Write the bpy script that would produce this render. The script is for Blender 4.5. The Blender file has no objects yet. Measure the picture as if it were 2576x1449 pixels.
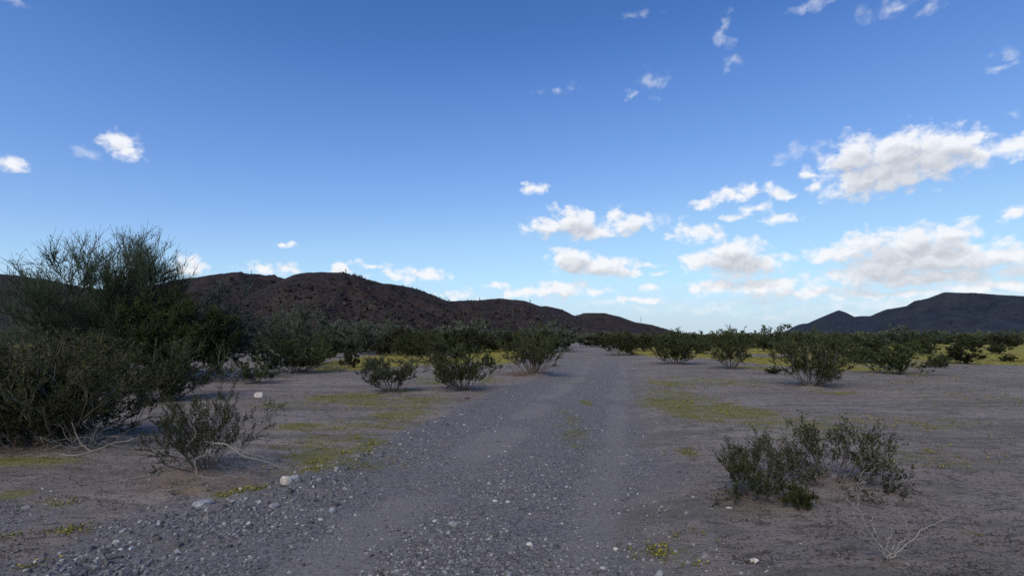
import bpy, math, random
import numpy as np

# ------------------------------------------------------------------ camera, sky, sun, exposure
W0, H0, F0, HZ = 2576.0, 1449.0, 1288.0, 848.0      # survey frame used to read positions off the photograph
CAM_H = 1.7
TILT = math.atan((HZ - H0 / 2) / F0)
SUN_EL, SUN_AZ = math.radians(42), math.radians(205)   # azimuth clockwise from +Y (behind, left of the viewer)
EXPOSURE = 0.75
SUN_STRENGTH = 1.3
SKY_STRENGTH = 0.10

scene = bpy.context.scene
col = scene.collection
cam_d = bpy.data.cameras.new('camera')
cam = bpy.data.objects.new('camera', cam_d)
col.objects.link(cam)
cam_d.sensor_width = 36.0
cam_d.lens = 36.0 * F0 / W0
cam_d.clip_start = 0.05
cam_d.clip_end = 30000
cam.location = (0, 0, CAM_H)
cam.rotation_euler = (math.pi / 2 + TILT, 0, 0)
scene.camera = cam


def ray(px, py):
    u, v = (px - W0 / 2) / F0, (H0 / 2 - py) / F0
    ct, st = math.cos(TILT), math.sin(TILT)
    return np.array([u, ct - v * st, st + v * ct])


def G(px, py):
    """ground point (z = 0) seen at a position of the survey frame"""
    d = ray(px, py)
    t = -CAM_H / d[2]
    return np.array([d[0] * t, d[1] * t])


def azel(px, py):
    d = ray(px, py)
    d = d / np.linalg.norm(d)
    return math.atan2(d[0], d[1]), math.asin(d[2])


sun_d = bpy.data.lights.new('sun', 'SUN')
sun_d.energy = SUN_STRENGTH
sun_d.angle = math.radians(35)
sun_d.color = (1.0, 0.89, 0.72)
sun = bpy.data.objects.new('sun', sun_d)
col.objects.link(sun)
sun.rotation_euler = (math.pi / 2 - SUN_EL, 0, math.pi - SUN_AZ)

scene.view_settings.view_transform = 'Standard'
scene.view_settings.look = 'None'
scene.view_settings.exposure = EXPOSURE
scene.view_settings.gamma = 1.0
scene.view_settings.use_curve_mapping = False
scene.render.engine = 'CYCLES'
scene.cycles.max_bounces = 6
scene.cycles.diffuse_bounces = 3
scene.cycles.volume_bounces = 1
scene.cycles.transparent_max_bounces = 8
scene.cycles.use_denoising = False


# ------------------------------------------------------------------ node helpers
class NT:
    def __init__(s, tree):
        s.t = tree
        s.n = tree.nodes
        s.l = tree.links

    def new(s, typ, **kw):
        n = s.n.new(typ)
        for k, v in kw.items():
            setattr(n, k, v)
        return n

    def put(s, sock, v):
        if isinstance(v, bpy.types.NodeSocket):
            s.l.new(v, sock)
        elif v is not None:
            if hasattr(sock, 'default_value'):
                try:
                    sock.default_value = v
                except Exception:
                    sock.default_value = (*v, 1.0)

    def math(s, op, a, b=None, c=None, clamp=False):
        n = s.new('ShaderNodeMath', operation=op, use_clamp=clamp)
        s.put(n.inputs[0], a)
        s.put(n.inputs[1], b)
        s.put(n.inputs[2], c)
        return n.outputs[0]

    def vmath(s, op, a, b=None):
        n = s.new('ShaderNodeVectorMath', operation=op)
        s.put(n.inputs[0], a)
        if b is not None:
            s.put(n.inputs[1], b)
        return n.outputs['Value'] if op in ('LENGTH', 'DOT_PRODUCT') else n.outputs[0]

    def mix(s, f, a, b):
        n = s.new('ShaderNodeMix', data_type='RGBA')
        s.put(n.inputs[0], f)
        s.put(n.inputs[6], a)
        s.put(n.inputs[7], b)
        return n.outputs[2]

    def noise(s, vec, scale, detail=4, rough=0.55, out=0, dim='3D'):
        n = s.new('ShaderNodeTexNoise', noise_dimensions=dim)
        s.put(n.inputs['Vector'], vec)
        n.inputs['Scale'].default_value = scale
        n.inputs['Detail'].default_value = detail
        n.inputs['Roughness'].default_value = rough
        return n.outputs[out]

    def ramp(s, f, lo, hi, a=0.0, b=1.0):
        n = s.new('ShaderNodeMapRange', interpolation_type='SMOOTHSTEP')
        s.put(n.inputs[0], f)
        n.inputs[1].default_value = lo
        n.inputs[2].default_value = hi
        n.inputs[3].default_value = a
        n.inputs[4].default_value = b
        return n.outputs[0]

    def attr(s, name):
        n = s.new('ShaderNodeAttribute', attribute_name=name)
        return n.outputs['Fac']


# ------------------------------------------------------------------ world: clear blue sky with fair-weather cumulus
world = bpy.data.worlds.new('World')
scene.world = world
world.cycles.sampling_method = 'MANUAL'
world.cycles.sample_map_resolution = 512
world.use_nodes = True
w = NT(world.node_tree)
w.n.clear()
sky = w.new('ShaderNodeTexSky', sky_type='NISHITA')
sky.sun_disc = False
sky.sun_elevation = SUN_EL
sky.sun_rotation = SUN_AZ
sky.altitude = 300
sky.air_density = 1.0
sky.dust_density = 0.3
sky.ozone_density = 2.0
tc = w.new('ShaderNodeTexCoord')
gen = tc.outputs['Generated']
sep = w.new('ShaderNodeSeparateXYZ')
w.put(sep.inputs[0], gen)
az = w.math('ARCTAN2', sep.outputs[0], sep.outputs[1])
el = w.math('ARCSINE', sep.outputs[2])
comb = w.new('ShaderNodeCombineXYZ')
w.put(comb.inputs[0], az)
w.put(comb.inputs[1], el)
P = comb.outputs[0]
# clouds: centre x, y, half width, half height, strength
CL = [(2150, 395, 85, 55, 1.3), (2260, 385, 110, 62, 1.5), (2370, 385, 120, 58, 1.5), (2250, 430, 190, 48, 1.5), (2180, 465, 130, 36, 1.2),
      (2540, 368, 110, 36, 1.0), (2460, 390, 80, 34, 1.1), (2038, 440, 26, 22, .9), (2042, 470, 28, 18, .8),
      (1780, 508, 36, 16, .85), (1835, 492, 50, 20, .95), (1895, 478, 46, 22, 1.0), (1955, 490, 52, 13, .85), (1910, 525, 40, 12, .85), (1960, 548, 48, 15, .85), (1850, 545, 44, 8, .7),
      (1370, 572, 55, 26, 1.2), (1440, 562, 70, 40, 1.5), (1490, 580, 80, 22, 1.2), (1545, 545, 34, 24, 1.0), (1590, 562, 52, 26, 1.2),
      (1338, 475, 34, 15, 1.0), (1440, 655, 60, 38, 1.4), (1500, 672, 100, 30, 1.5), (1560, 685, 50, 18, 1.0), (1608, 668, 42, 9, .85), (1690, 592, 40, 14, .8), (1745, 580, 62, 28, 1.1), (1800, 585, 40, 14, .7),
      (1760, 655, 55, 26, 1.1), (1840, 640, 100, 42, 1.5), (1860, 668, 120, 34, 1.4), (1930, 650, 60, 22, .9),
      (2120, 640, 110, 28, 1.2), (2200, 615, 90, 38, 1.4), (2290, 605, 80, 40, 1.4), (2380, 595, 80, 40, 1.4), (2300, 650, 240, 45, 1.6), (2200, 690, 190, 28, 1.2),
      (2480, 650, 160, 40, 1.3), (2330, 700, 280, 26, 1.1), (2560, 640, 80, 34, 1.1),
      (1800, 722, 85, 18, 1.1), (1910, 722, 120, 22, 1.3), (2040, 735, 110, 16, 1.0), (2230, 738, 170, 14, .95), (2500, 722, 160, 16, 1.0), (2330, 730, 120, 14, .8),
      (1320, 735, 80, 16, 1.0), (1410, 728, 80, 22, 1.2), (1490, 735, 50, 10, .8), (1255, 722, 34, 10, .75), (1140, 745, 70, 12, .75), (1620, 754, 72, 11, 1.0), (1632, 722, 30, 9, .85), (1640, 692, 30, 8, .8),
      (990, 690, 50, 16, .9), (1060, 690, 60, 18, 1.0), (650, 676, 50, 16, 1.1), (720, 678, 46, 20, 1.2), (860, 676, 36, 22, 1.2), (935, 667, 38, 8, .8), (475, 668, 52, 26, 1.2), (712, 615, 34, 9, 1.0),
      (305, 362, 56, 32, 1.1), (318, 385, 40, 20, .9), (28, 415, 46, 26, 1.1), (2555, 536, 46, 16, 1.0),
      (212, 384, 42, 14, .5), (1990, 382, 34, 22, .55), (2050, 372, 36, 16, .5), (1820, 75, 20, 40, .5), (1845, 158, 20, 26, .6), (1645, 208, 28, 30, .6), (1588, 240, 18, 12, .5), (1665, 552, 30, 14, .5),
      (2040, 10, 60, 16, .6), (2090, 5, 40, 10, .5), (2240, 20, 90, 22, .55), (2330, 25, 40, 18, .5), (2535, 128, 48, 18, .5), (2515, 170, 50, 9, .55), (1600, 38, 36, 11, .42), (1405, 225, 36, 10, .35), (2545, 290, 30, 8, .4), (1780, 780, 160, 14, .6), (1900, 762, 200, 14, .6), (2300, 762, 320, 30, .65), (2100, 790, 240, 16, .55), (2500, 745, 200, 26, .65), (1600, 775, 120, 12, .5), (1500, 760, 90, 12, .5), (30, 6, 46, 12, .45)]
CLOUDS = []
for (cx, cy, rx, ry, s) in CL:
    a, e = azel(cx, cy)
    ra = abs(azel(cx + rx, cy)[0] - azel(cx - rx, cy)[0]) / 2
    re = abs(azel(cx, cy + ry)[1] - azel(cx, cy - ry)[1]) / 2
    CLOUDS.append((a, e, ra * 1.12, re * 1.12, s))
rc = random.Random(11)
for k in range(26):                                       # the same fair-weather field goes on round the horizon
    a = rc.uniform(0.95, 2 * math.pi - 0.95)
    if a > math.pi:
        a -= 2 * math.pi
    if abs(a) > 3.0:
        continue
    e = rc.choice((.08, .12, .16, .22, .32)) + rc.uniform(-.02, .03)
    ra = rc.uniform(.06, .16)
    CLOUDS.append((a, e, ra, ra * rc.uniform(.25, .42), rc.uniform(.85, 1.1)))


WISPS = [c for c in CLOUDS if c[4] < .66]
CLOUDS = [c for c in CLOUDS if c[4] >= .66]


def cloud_group(lst):
    g = bpy.data.node_groups.new('cloud_field', 'ShaderNodeTree')
    g.interface.new_socket('P', in_out='INPUT', socket_type='NodeSocketVector')
    g.interface.new_socket('Blob', in_out='OUTPUT', socket_type='NodeSocketFloat')
    q = NT(g)
    gi, go = q.new('NodeGroupInput'), q.new('NodeGroupOutput')
    p = gi.outputs[0]
    acc = None
    for (a, e, ra, re, s) in lst:
        mp = q.new('ShaderNodeVectorMath', operation='MULTIPLY_ADD')
        q.put(mp.inputs[0], p)
        mp.inputs[1].default_value = (1 / ra, 1 / re, 0)
        mp.inputs[2].default_value = (-a / ra, -e / re, 0)
        v = q.math('MULTIPLY_ADD', q.vmath('LENGTH', mp.outputs[0]), -s, s)
        acc = v if acc is None else q.math('MAXIMUM', acc, v)
    acc = q.math('MAXIMUM', acc, -1.5)
    q.put(go.inputs[0], acc)
    return g


cg = cloud_group(CLOUDS)
wg = cloud_group(WISPS)
bg_ = cloud_group([c for c in CLOUDS if c[4] >= 1.15 and abs(c[0]) < .9])


def puffs(off):
    pv = w.vmath('ADD', P, (off[0], off[1], 0)) if off != (0, 0) else P
    st_ = w.vmath('MULTIPLY', pv, (1.0, 1.35, 1.0))
    nc = w.noise(st_, 22, 3, .55, out=1, dim='2D')
    warp = w.vmath('MULTIPLY', w.vmath('SUBTRACT', nc, (.5, .5, .5)), (.040, .022, 0))
    n1 = w.noise(st_, 36, 6, .55, dim='2D')
    vo = w.new('ShaderNodeTexVoronoi', feature='F1', voronoi_dimensions='2D')
    vo.inputs['Scale'].default_value = 34
    vo.inputs['Detail'].default_value = 3
    vo.inputs['Roughness'].default_value = .5
    w.put(vo.inputs['Vector'], w.vmath('ADD', st_, w.vmath('MULTIPLY', nc, (.02, .02, .02))))
    nn = w.math('ADD', w.math('MULTIPLY', w.math('SUBTRACT', n1, .5), 1.5), w.math('MULTIPLY', w.math('SUBTRACT', .47, vo.outputs['Distance']), .7))
    return nn, w.vmath('ADD', pv, warp)


def blobs(grp, p):
    gn = w.new('ShaderNodeGroup', node_tree=grp)
    w.put(gn.inputs[0], p)
    return gn.outputs[0]


N0, PW = puffs((0, 0))
N1, _p = puffs((-.004, .010))
D0 = w.math('ADD', w.math('ADD', blobs(cg, PW), N0), .22)
alw = w.math('MULTIPLY', w.ramp(w.math('ADD', blobs(wg, PW), w.math('MULTIPLY', N0, .8)), -.30, 1.0), .6)
alpha = w.ramp(D0, -.12, .85)
relief = w.ramp(w.math('SUBTRACT', N0, N1), -.5, .4)                            # sun-facing sides of each puff
under = w.ramp(blobs(bg_, w.vmath('ADD', PW, (-.004, .022, 0))), -.05, .95)     # cloud above this point: grey base
lit = w.math('SUBTRACT', w.math('MULTIPLY_ADD', relief, .26, .86), w.math('MULTIPLY', under, .55), clamp=True)
ccol = w.mix(lit, (.25, .265, .305, 1), (.555, .565, .585, 1))
# depth of colour of the photograph's sky: one curve per channel on the sky texture, and pale air low over the horizon
scl = w.vmath('MULTIPLY', sky.outputs[0], (SKY_STRENGTH,) * 3)
cv_ = w.new('ShaderNodeRGBCurve')
for ci, pts_ in enumerate((((0, 0), (.091, .036), (.12, .066), (.205, .142), (.342, .245), (1, .42)),
                           ((0, 0), (.153, .098), (.20, .150), (.332, .268), (.514, .405), (1, .56)),
                           ((0, 0), (.279, .279), (.356, .380), (.527, .515), (.693, .580), (1, .68)))):
    cm = cv_.mapping.curves[ci]
    for k_, (a_, b_) in enumerate(pts_):
        if k_ == 0:
            cm.points[0].location = (a_, b_)
        elif k_ == len(pts_) - 1:
            cm.points[-1].location = (a_, b_)
        else:
            cm.points.new(a_, b_)
cv_.mapping.extend = 'HORIZONTAL'
cv_.mapping.update()
w.put(cv_.inputs['Color'], scl)
skyc = w.mix(w.ramp(el, -.02, .13, .85, 0), cv_.outputs[0], (.31, .375, .435, 1))
b1 = w.new('ShaderNodeBackground')
w.put(b1.inputs[0], skyc)
b1.inputs[1].default_value = 1.0
b2 = w.new('ShaderNodeBackground')
w.put(b2.inputs[0], ccol)
b2.inputs[1].default_value = 1.0
mx = w.new('ShaderNodeMixShader')
w.put(mx.inputs[0], w.math('MAXIMUM', w.math('MULTIPLY', alpha, .95), alw))
w.l.new(b1.outputs[0], mx.inputs[1])
w.l.new(b2.outputs[0], mx.inputs[2])
wo = w.new('ShaderNodeOutputWorld')
w.l.new(mx.outputs[0], wo.inputs[0])


# ------------------------------------------------------------------ numpy noise
def _hash(ix, iy, seed):
    h = (ix.astype(np.int64) * 374761393 + iy.astype(np.int64) * 668265263 + seed * 1442695041) & 0xFFFFFFFF
    h = ((h ^ (h >> 13)) * 1274126177) & 0xFFFFFFFF
    h = h ^ (h >> 16)
    return h


def pnoise(x, y, seed=0):
    xi, yi = np.floor(x), np.floor(y)
    fx, fy = x - xi, y - yi
    u, v = fx * fx * fx * (fx * (fx * 6 - 15) + 10), fy * fy * fy * (fy * (fy * 6 - 15) + 10)
    r = []
    for dx, dy in ((0, 0), (1, 0), (0, 1), (1, 1)):
        a = (_hash(xi + dx, yi + dy, seed) & 0xFFFF) / 65536.0 * 2 * np.pi
        r.append(np.cos(a) * (fx - dx) + np.sin(a) * (fy - dy))
    return ((r[0] * (1 - u) + r[1] * u) * (1 - v) + (r[2] * (1 - u) + r[3] * u) * v) * 1.5


def fbm(x, y, octaves=4, seed=0, rough=.5):
    x, y = np.asarray(x, float), np.asarray(y, float)
    s, a, t = 0, 1, 0
    for o in range(octaves):
        s = s + a * pnoise(x * 2 ** o + 17.3 * o, y * 2 ** o - 9.1 * o, seed + o)
        t += a
        a *= rough
    return s / t


def sstep(x, a, b):
    t = np.clip((x - a) / (b - a), 0, 1)
    return t * t * (3 - 2 * t)


# ------------------------------------------------------------------ mesh helpers
class MB:
    """collects vertices, quads/triangles (quads with -1 padding are triangles) and one tone value per vertex"""
    def __init__(s):
        s.v, s.q, s.t3, s.tone, s.n = [], [], [], [], 0

    def add(s, v, quads=None, tris=None, tone=0.5):
        v = np.asarray(v, np.float32).reshape(-1, 3)
        if quads is not None and len(quads):
            s.q.append(np.asarray(quads, np.int64).reshape(-1, 4) + s.n)
        if tris is not None and len(tris):
            s.t3.append(np.asarray(tris, np.int64).reshape(-1, 3) + s.n)
        s.v.append(v)
        tt = np.asarray(tone, np.float32)
        s.tone.append(np.broadcast_to(tt, (len(v),)) if tt.ndim == 0 else tt)
        s.n += len(v)
        return s

    def verts(s):
        return np.concatenate(s.v)

    def mesh(s, name, mat, smooth=False, attrs=None):
        me = bpy.data.meshes.new(name)
        v = s.verts()
        q = np.concatenate(s.q) if s.q else np.zeros((0, 4), np.int64)
        t = np.concatenate(s.t3) if s.t3 else np.zeros((0, 3), np.int64)
        me.vertices.add(len(v))
        me.vertices.foreach_set('co', v.astype(np.float32).ravel())
        nl = len(q) * 4 + len(t) * 3
        me.loops.add(nl)
        me.loops.foreach_set('vertex_index', np.concatenate([q.ravel(), t.ravel()]).astype(np.int32))
        me.polygons.add(len(q) + len(t))
        st = np.concatenate([np.arange(len(q)) * 4, len(q) * 4 + np.arange(len(t)) * 3]).astype(np.int32)
        me.polygons.foreach_set('loop_start', st)
        me.polygons.foreach_set('use_smooth', np.full(len(q) + len(t), smooth, bool))
        a = me.attributes.new('tone', 'FLOAT', 'POINT')
        a.data.foreach_set('value', np.concatenate(s.tone).astype(np.float32))
        for k, arr in (attrs or {}).items():
            a = me.attributes.new(k, 'FLOAT', 'POINT')
            a.data.foreach_set('value', np.asarray(arr, np.float32))
        me.update(calc_edges=True)
        me.materials.append(mat)
        return me

    def obj(s, name, mat, parent=None, smooth=False, attrs=None):
        o = bpy.data.objects.new(name, s.mesh(name, mat, smooth, attrs))
        col.objects.link(o)
        if parent is not None:
            o.parent = parent
        return o


def tag(o, label=None, cat=None, group=None, kind=None):
    for k, v in (('label', label), ('category', cat), ('group', group), ('kind', kind)):
        if v:
            o[k] = v
    return o


def empty(name, loc=(0, 0, 0), rz=0.0):
    o = bpy.data.objects.new(name, None)
    o.empty_display_size = .2
    col.objects.link(o)
    o.location = loc
    o.rotation_euler = (0, 0, rz)
    return o


def copy_tree(o, parent=None):
    c = o.copy()
    col.objects.link(c)
    c.parent = parent
    for ch in KIDS.get(o.name, ()):
        copy_tree(ch, c)
    return c


KIDS = {}


def norm(a):
    return a / (np.linalg.norm(a, axis=-1, keepdims=True) + 1e-9)


def grow(rng, p0, d0, L, S, wig=.15, up=0.0):
    N = len(p0)
    pts = np.zeros((N, S + 1, 3))
    pts[:, 0] = p0
    d = norm(np.asarray(d0, float))
    for i in range(S):
        d = norm(d + rng.normal(0, wig, (N, 3)) + np.array([0, 0, up]))
        pts[:, i + 1] = pts[:, i] + d * (np.asarray(L) / S)[:, None]
    return pts


def tubes(mb, pts, r0, r1, sides=3, tone=.5):
    N, S1, _ = pts.shape
    if N == 0:
        return
    t = norm(np.gradient(pts, axis=1))
    ref = np.where(np.abs(t[..., 2:3]) > .9, np.array([1., 0, 0]), np.array([0, 0, 1.]))
    a = norm(np.cross(t, ref))
    b = np.cross(t, a)
    k = np.linspace(0, 1, S1)[None, :]
    r = np.asarray(r0).reshape(-1, 1) * (1 - k) + np.asarray(r1).reshape(-1, 1) * k
    ang = np.arange(sides) * 2 * np.pi / sides
    v = pts[:, :, None, :] + r[..., None, None] * (a[:, :, None, :] * np.cos(ang)[None, None, :, None] + b[:, :, None, :] * np.sin(ang)[None, None, :, None])
    base = (np.arange(N) * S1 * sides)[:, None, None] + (np.arange(S1 - 1) * sides)[None, :, None]
    j = np.arange(sides)[None, None, :]
    jn = (np.arange(sides)[None, None, :] + 1) % sides
    q = np.stack([base + j, base + jn, base + sides + jn, base + sides + j], -1)
    tn = np.asarray(tone, float)
    if tn.ndim == 1:
        tn = np.repeat(tn, S1 * sides)
    mb.add(v.reshape(-1, 3), quads=q.reshape(-1, 4), tone=tn)


def children(rng, pts, n, t0, t1, ang):
    N, S1, _ = pts.shape
    idx = np.repeat(np.arange(N), n)
    t = rng.uniform(t0, t1, len(idx)) * (S1 - 1)
    i = np.minimum(t.astype(int), S1 - 2)
    f = (t - i)[:, None]
    p = pts[idx, i] * (1 - f) + pts[idx, i + 1] * f
    d = norm(pts[idx, i + 1] - pts[idx, i])
    r = rng.normal(0, 1, d.shape)
    r = norm(r - (r * d).sum(-1, keepdims=True) * d)
    a = rng.uniform(ang * .5, ang * 1.2, len(idx))[:, None]
    return p, norm(d * np.cos(a) + r * np.sin(a)), idx, t / (S1 - 1)


def along(rng, pts, n, t0=0.0, t1=1.0):
    p, d, idx, t = children(rng, pts, n, t0, t1, .9)
    return p, d, idx


def leaves(mb, rng, p, d, ln, wd, tone):
    """kite-shaped leaflets folded along the midrib"""
    N = len(p)
    d = norm(d + rng.normal(0, .45, d.shape))
    r = rng.normal(0, 1, d.shape)
    s = norm(np.cross(d, r))
    n = np.cross(d, s)
    ln = (ln * rng.uniform(.6, 1.35, N))[:, None]
    wd = (wd * rng.uniform(.7, 1.3, N))[:, None]
    v = np.stack([p, p + d * ln * .5 + s * wd * .5 + n * wd * .25, p + d * ln, p + d * ln * .5 - s * wd * .5 + n * wd * .25], 1)
    b = (np.arange(N) * 4)[:, None]
    q = np.concatenate([b, b + 1, b + 2, b + 3], 1)
    mb.add(v.reshape(-1, 3), quads=q, tone=np.repeat(tone, 4))


# ------------------------------------------------------------------ materials
def material(name):
    m = bpy.data.materials.new(name)
    m.use_nodes = True
    t = NT(m.node_tree)
    t.n.clear()
    out = t.new('ShaderNodeOutputMaterial')
    b = t.new('ShaderNodeBsdfPrincipled')
    t.l.new(b.outputs[0], out.inputs[0])
    b.inputs['Roughness'].default_value = .9
    b.inputs['Specular IOR Level'].default_value = .15
    return m, t, b, out


def leaf_mat(name, dark, mid, light, transl=.3):
    m, t, b, out = material(name)
    tn = t.attr('tone')
    oi = t.new('ShaderNodeObjectInfo')
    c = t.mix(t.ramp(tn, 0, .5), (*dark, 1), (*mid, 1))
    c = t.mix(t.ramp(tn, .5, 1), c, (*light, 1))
    h = t.new('ShaderNodeHueSaturation')
    t.put(h.inputs['Color'], c)
    t.put(h.inputs['Value'], t.math('MULTIPLY_ADD', oi.outputs['Random'], .7, .65))
    t.put(h.inputs['Hue'], t.math('MULTIPLY_ADD', oi.outputs['Random'], .03, .485))
    t.put(b.inputs['Base Color'], h.outputs[0])
    b.inputs['Roughness'].default_value = .6
    tr = t.new('ShaderNodeBsdfTranslucent')
    t.put(tr.inputs[0], h.outputs[0])
    ms = t.new('ShaderNodeMixShader')
    ms.inputs[0].default_value = transl
    t.l.new(b.outputs[0], ms.inputs[1])
    t.l.new(tr.outputs[0], ms.inputs[2])
    t.l.new(ms.outputs[0], out.inputs[0])
    return m


def bark_mat(name, a, c, scale=90):
    m, t, b, out = material(name)
    g = t.new('ShaderNodeNewGeometry')
    n = t.noise(g.outputs['Position'], scale, 4, .6)
    f = t.math('ADD', t.math('MULTIPLY', t.math('SUBTRACT', n, .5), 1.2), t.attr('tone'), clamp=True)
    t.put(b.inputs['Base Color'], t.mix(f, (*a, 1), (*c, 1)))
    return m


M = {}
M['creosote'] = leaf_mat('creosote_leaf', (.036, .042, .014), (.074, .085, .026), (.15, .162, .045))
M['creosote_grey'] = leaf_mat('dusty_creosote_leaf', (.045, .050, .026), (.085, .092, .045), (.15, .155, .075))
M['verde'] = leaf_mat('palo_verde_twig', (.050, .058, .038), (.115, .128, .086), (.21, .225, .16), .15)
M['verde_dark'] = leaf_mat('dark_palo_verde_twig', (.034, .044, .026), (.072, .088, .052), (.13, .15, .09), .15)  # darker, less grey twig colour for the big tree
M['iron'] = leaf_mat('ironwood_leaf', (.045, .055, .042), (.082, .098, .078), (.14, .16, .13))
M['far'] = leaf_mat('scrub_leaf', (.040, .044, .018), (.078, .084, .036), (.15, .155, .08))
M['bark'] = bark_mat('grey_bark', (.07, .058, .05), (.19, .165, .14))
M['dead'] = bark_mat('bleached_dead_wood', (.085, .074, .063), (.29, .255, .212))
M['bare'] = bark_mat('weathered_grey_stem', (.15, .132, .115), (.36, .32, .27))
M['deadbrown'] = bark_mat('brown_dead_twigs', (.09, .058, .04), (.22, .15, .105))
M['litter'] = bark_mat('dry_litter', (.028, .024, .018), (.085, .072, .055))
M['verdebark'] = bark_mat('palo_verde_bark', (.030, .034, .021), (.068, .072, .046))
M['cactus'] = bark_mat('cactus_skin', (.05, .06, .035), (.13, .14, .09), 3)
M['groundcover'] = leaf_mat('ground_cover_leaf', (.075, .080, .016), (.16, .16, .026), (.27, .255, .04), .2)

mf, t, b, out = material('yellow_petal')
b.inputs['Base Color'].default_value = (.55, .42, .02, 1)
M['petal'] = mf

# stones: one tone per stone
ms_, t, b, out = material('desert_stone')
tn = t.attr('tone')
g = t.new('ShaderNodeNewGeometry')
n = t.noise(g.outputs['Position'], 60, 5, .6)
cr = t.new('ShaderNodeValToRGB')
e = cr.color_ramp.elements
e[0].position, e[0].color = 0, (.060, .055, .055, 1)
e[1].position, e[1].color = 1, (.66, .62, .57, 1)
for p_, c_ in ((.3, (.145, .134, .132, 1)), (.6, (.26, .242, .233, 1)), (.82, (.42, .395, .37, 1))):
    k = e.new(p_)
    k.color = c_
t.put(cr.inputs[0], t.math('ADD', tn, t.math('MULTIPLY', t.math('SUBTRACT', n, .5), .35), clamp=True))
t.put(b.inputs['Base Color'], cr.outputs[0])
bp = t.new('ShaderNodeBump')
bp.inputs['Strength'].default_value = .5
bp.inputs['Distance'].default_value = .004
t.put(bp.inputs['Height'], n)
t.put(b.inputs['Normal'], bp.outputs[0])
M['stone'] = ms_


def plain_stone(name, a, c):
    m, t, b, out = material(name)
    g = t.new('ShaderNodeNewGeometry')
    n = t.noise(g.outputs['Position'], 22, 6, .62)
    t.put(b.inputs['Base Color'], t.mix(t.ramp(n, .35, .65), (*a, 1), (*c, 1)))
    bp = t.new('ShaderNodeBump')
    bp.inputs['Strength'].default_value = .6
    bp.inputs['Distance'].default_value = .01
    t.put(bp.inputs['Height'], n)
    t.put(b.inputs['Normal'], bp.outputs[0])
    return m


M['whitestone'] = plain_stone('pale_quartz_stone', (.42, .34, .27), (.66, .61, .54))
M['greystone'] = plain_stone('grey_stone', (.20, .20, .21), (.36, .35, .34))
M['redstone'] = plain_stone('dark_red_stone', (.07, .03, .028), (.14, .06, .055))

# desert floor, shared by the open ground and the road
mg, t, b, out = material('desert_soil')
g = t.new('ShaderNodeNewGeometry')
pos = g.outputs['Position']
big = t.noise(pos, .35, 5, .6)
apos = t.vmath('MULTIPLY', pos, (.42, 1, 1))
med = t.noise(apos, 3.0, 6, .64)
fine = t.noise(pos, 28, 6, .68)
grit = t.noise(pos, 130, 3, .6)
sand = t.mix(t.ramp(big, .35, .65), (.230, .186, .156, 1), (.315, .258, .215, 1))
strk = t.noise(apos, 11.0, 5, .72)
warm = t.noise(pos, .9, 4, .6)
sand = t.mix(t.math('MULTIPLY', t.ramp(warm, .5, .68), .6), sand, (.27, .205, .165, 1))
sand = t.mix(t.ramp(med, .50, .68), sand, (.20, .164, .146, 1))
sand = t.mix(t.math('MULTIPLY', t.ramp(strk, .54, .61), .85), sand, (.092, .078, .068, 1))  # dark streaks: litter colour together with painted shade of soil crevices
sand = t.mix(t.math('MULTIPLY', t.ramp(fine, .53, .61), .9), sand, (.080, .068, .060, 1))  # small dark spots: dirt colour plus crevice shade put into the albedo
band = t.noise(t.vmath('MULTIPLY', pos, (.16, 1, 1)), 1.5, 6, .68)
sand = t.mix(t.math('MULTIPLY', t.ramp(band, .50, .60), .6), sand, (.125, .112, .082, 1))
sand = t.mix(t.math('MULTIPLY', t.ramp(band, .34, .44, 1, 0), .5), sand, (.33, .272, .225, 1))
sand = t.mix(t.math('MULTIPLY', t.ramp(grit, .55, .75), .6), sand, (.40, .36, .32, 1))
gr = t.mix(t.ramp(fine, .35, .66), (.092, .082, .078, 1), (.265, .238, .222, 1))
gr = t.mix(t.math('MULTIPLY', t.ramp(grit, .56, .70), .7), gr, (.42, .395, .38, 1))
gr = t.mix(t.math('MULTIPLY', t.ramp(med, .50, .64), .5), gr, (.23, .192, .17, 1))
gm = t.ramp(t.math('ADD', t.attr('gravel'), t.math('ADD', t.math('MULTIPLY', t.math('SUBTRACT', med, .5), 1.4), t.math('MULTIPLY', t.math('SUBTRACT', fine, .5), .8))), .2, .85)
tk = t.mix(t.ramp(fine, .4, .65), (.205, .180, .164, 1), (.285, .250, .225, 1))
gr = t.mix(t.math('MULTIPLY', t.ramp(t.attr('track'), .12, .6), .9), gr, tk)
c = t.mix(gm, sand, gr)
rm = t.ramp(t.math('ADD', t.attr('red'), t.math('MULTIPLY', t.math('SUBTRACT', med, .5), .6)), .25, .8)
c = t.mix(t.math('MULTIPLY', rm, .55), c, t.mix(fine, (.18, .115, .09, 1), (.27, .185, .15, 1)))
gv = t.ramp(t.math('ADD', t.math('MULTIPLY', t.attr('green'), 1.25), t.math('ADD', t.math('MULTIPLY', t.math('SUBTRACT', med, .5), 2.2), t.math('MULTIPLY', t.math('SUBTRACT', fine, .5), 2.0))), .26, .95)
c = t.mix(t.math('MULTIPLY', gv, .78), c, t.mix(t.ramp(grit, .4, .65), (.125, .122, .032, 1), (.26, .23, .04, 1)))
yv = t.ramp(t.math('ADD', t.math('MULTIPLY', t.attr('yellow'), 1.7), t.math('ADD', t.math('MULTIPLY', t.math('SUBTRACT', big, .5), 1.3), t.math('MULTIPLY', t.math('SUBTRACT', med, .5), 1.3))), .3, .85)
c = t.mix(t.math('MULTIPLY', yv, .85), c, t.mix(t.ramp(fine, .35, .65), (.17, .15, .025, 1), (.40, .32, .02, 1)))
t.put(b.inputs['Base Color'], c)
b.inputs['Roughness'].default_value = 1
bp = t.new('ShaderNodeBump')
bp.inputs['Strength'].default_value = 1
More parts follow.
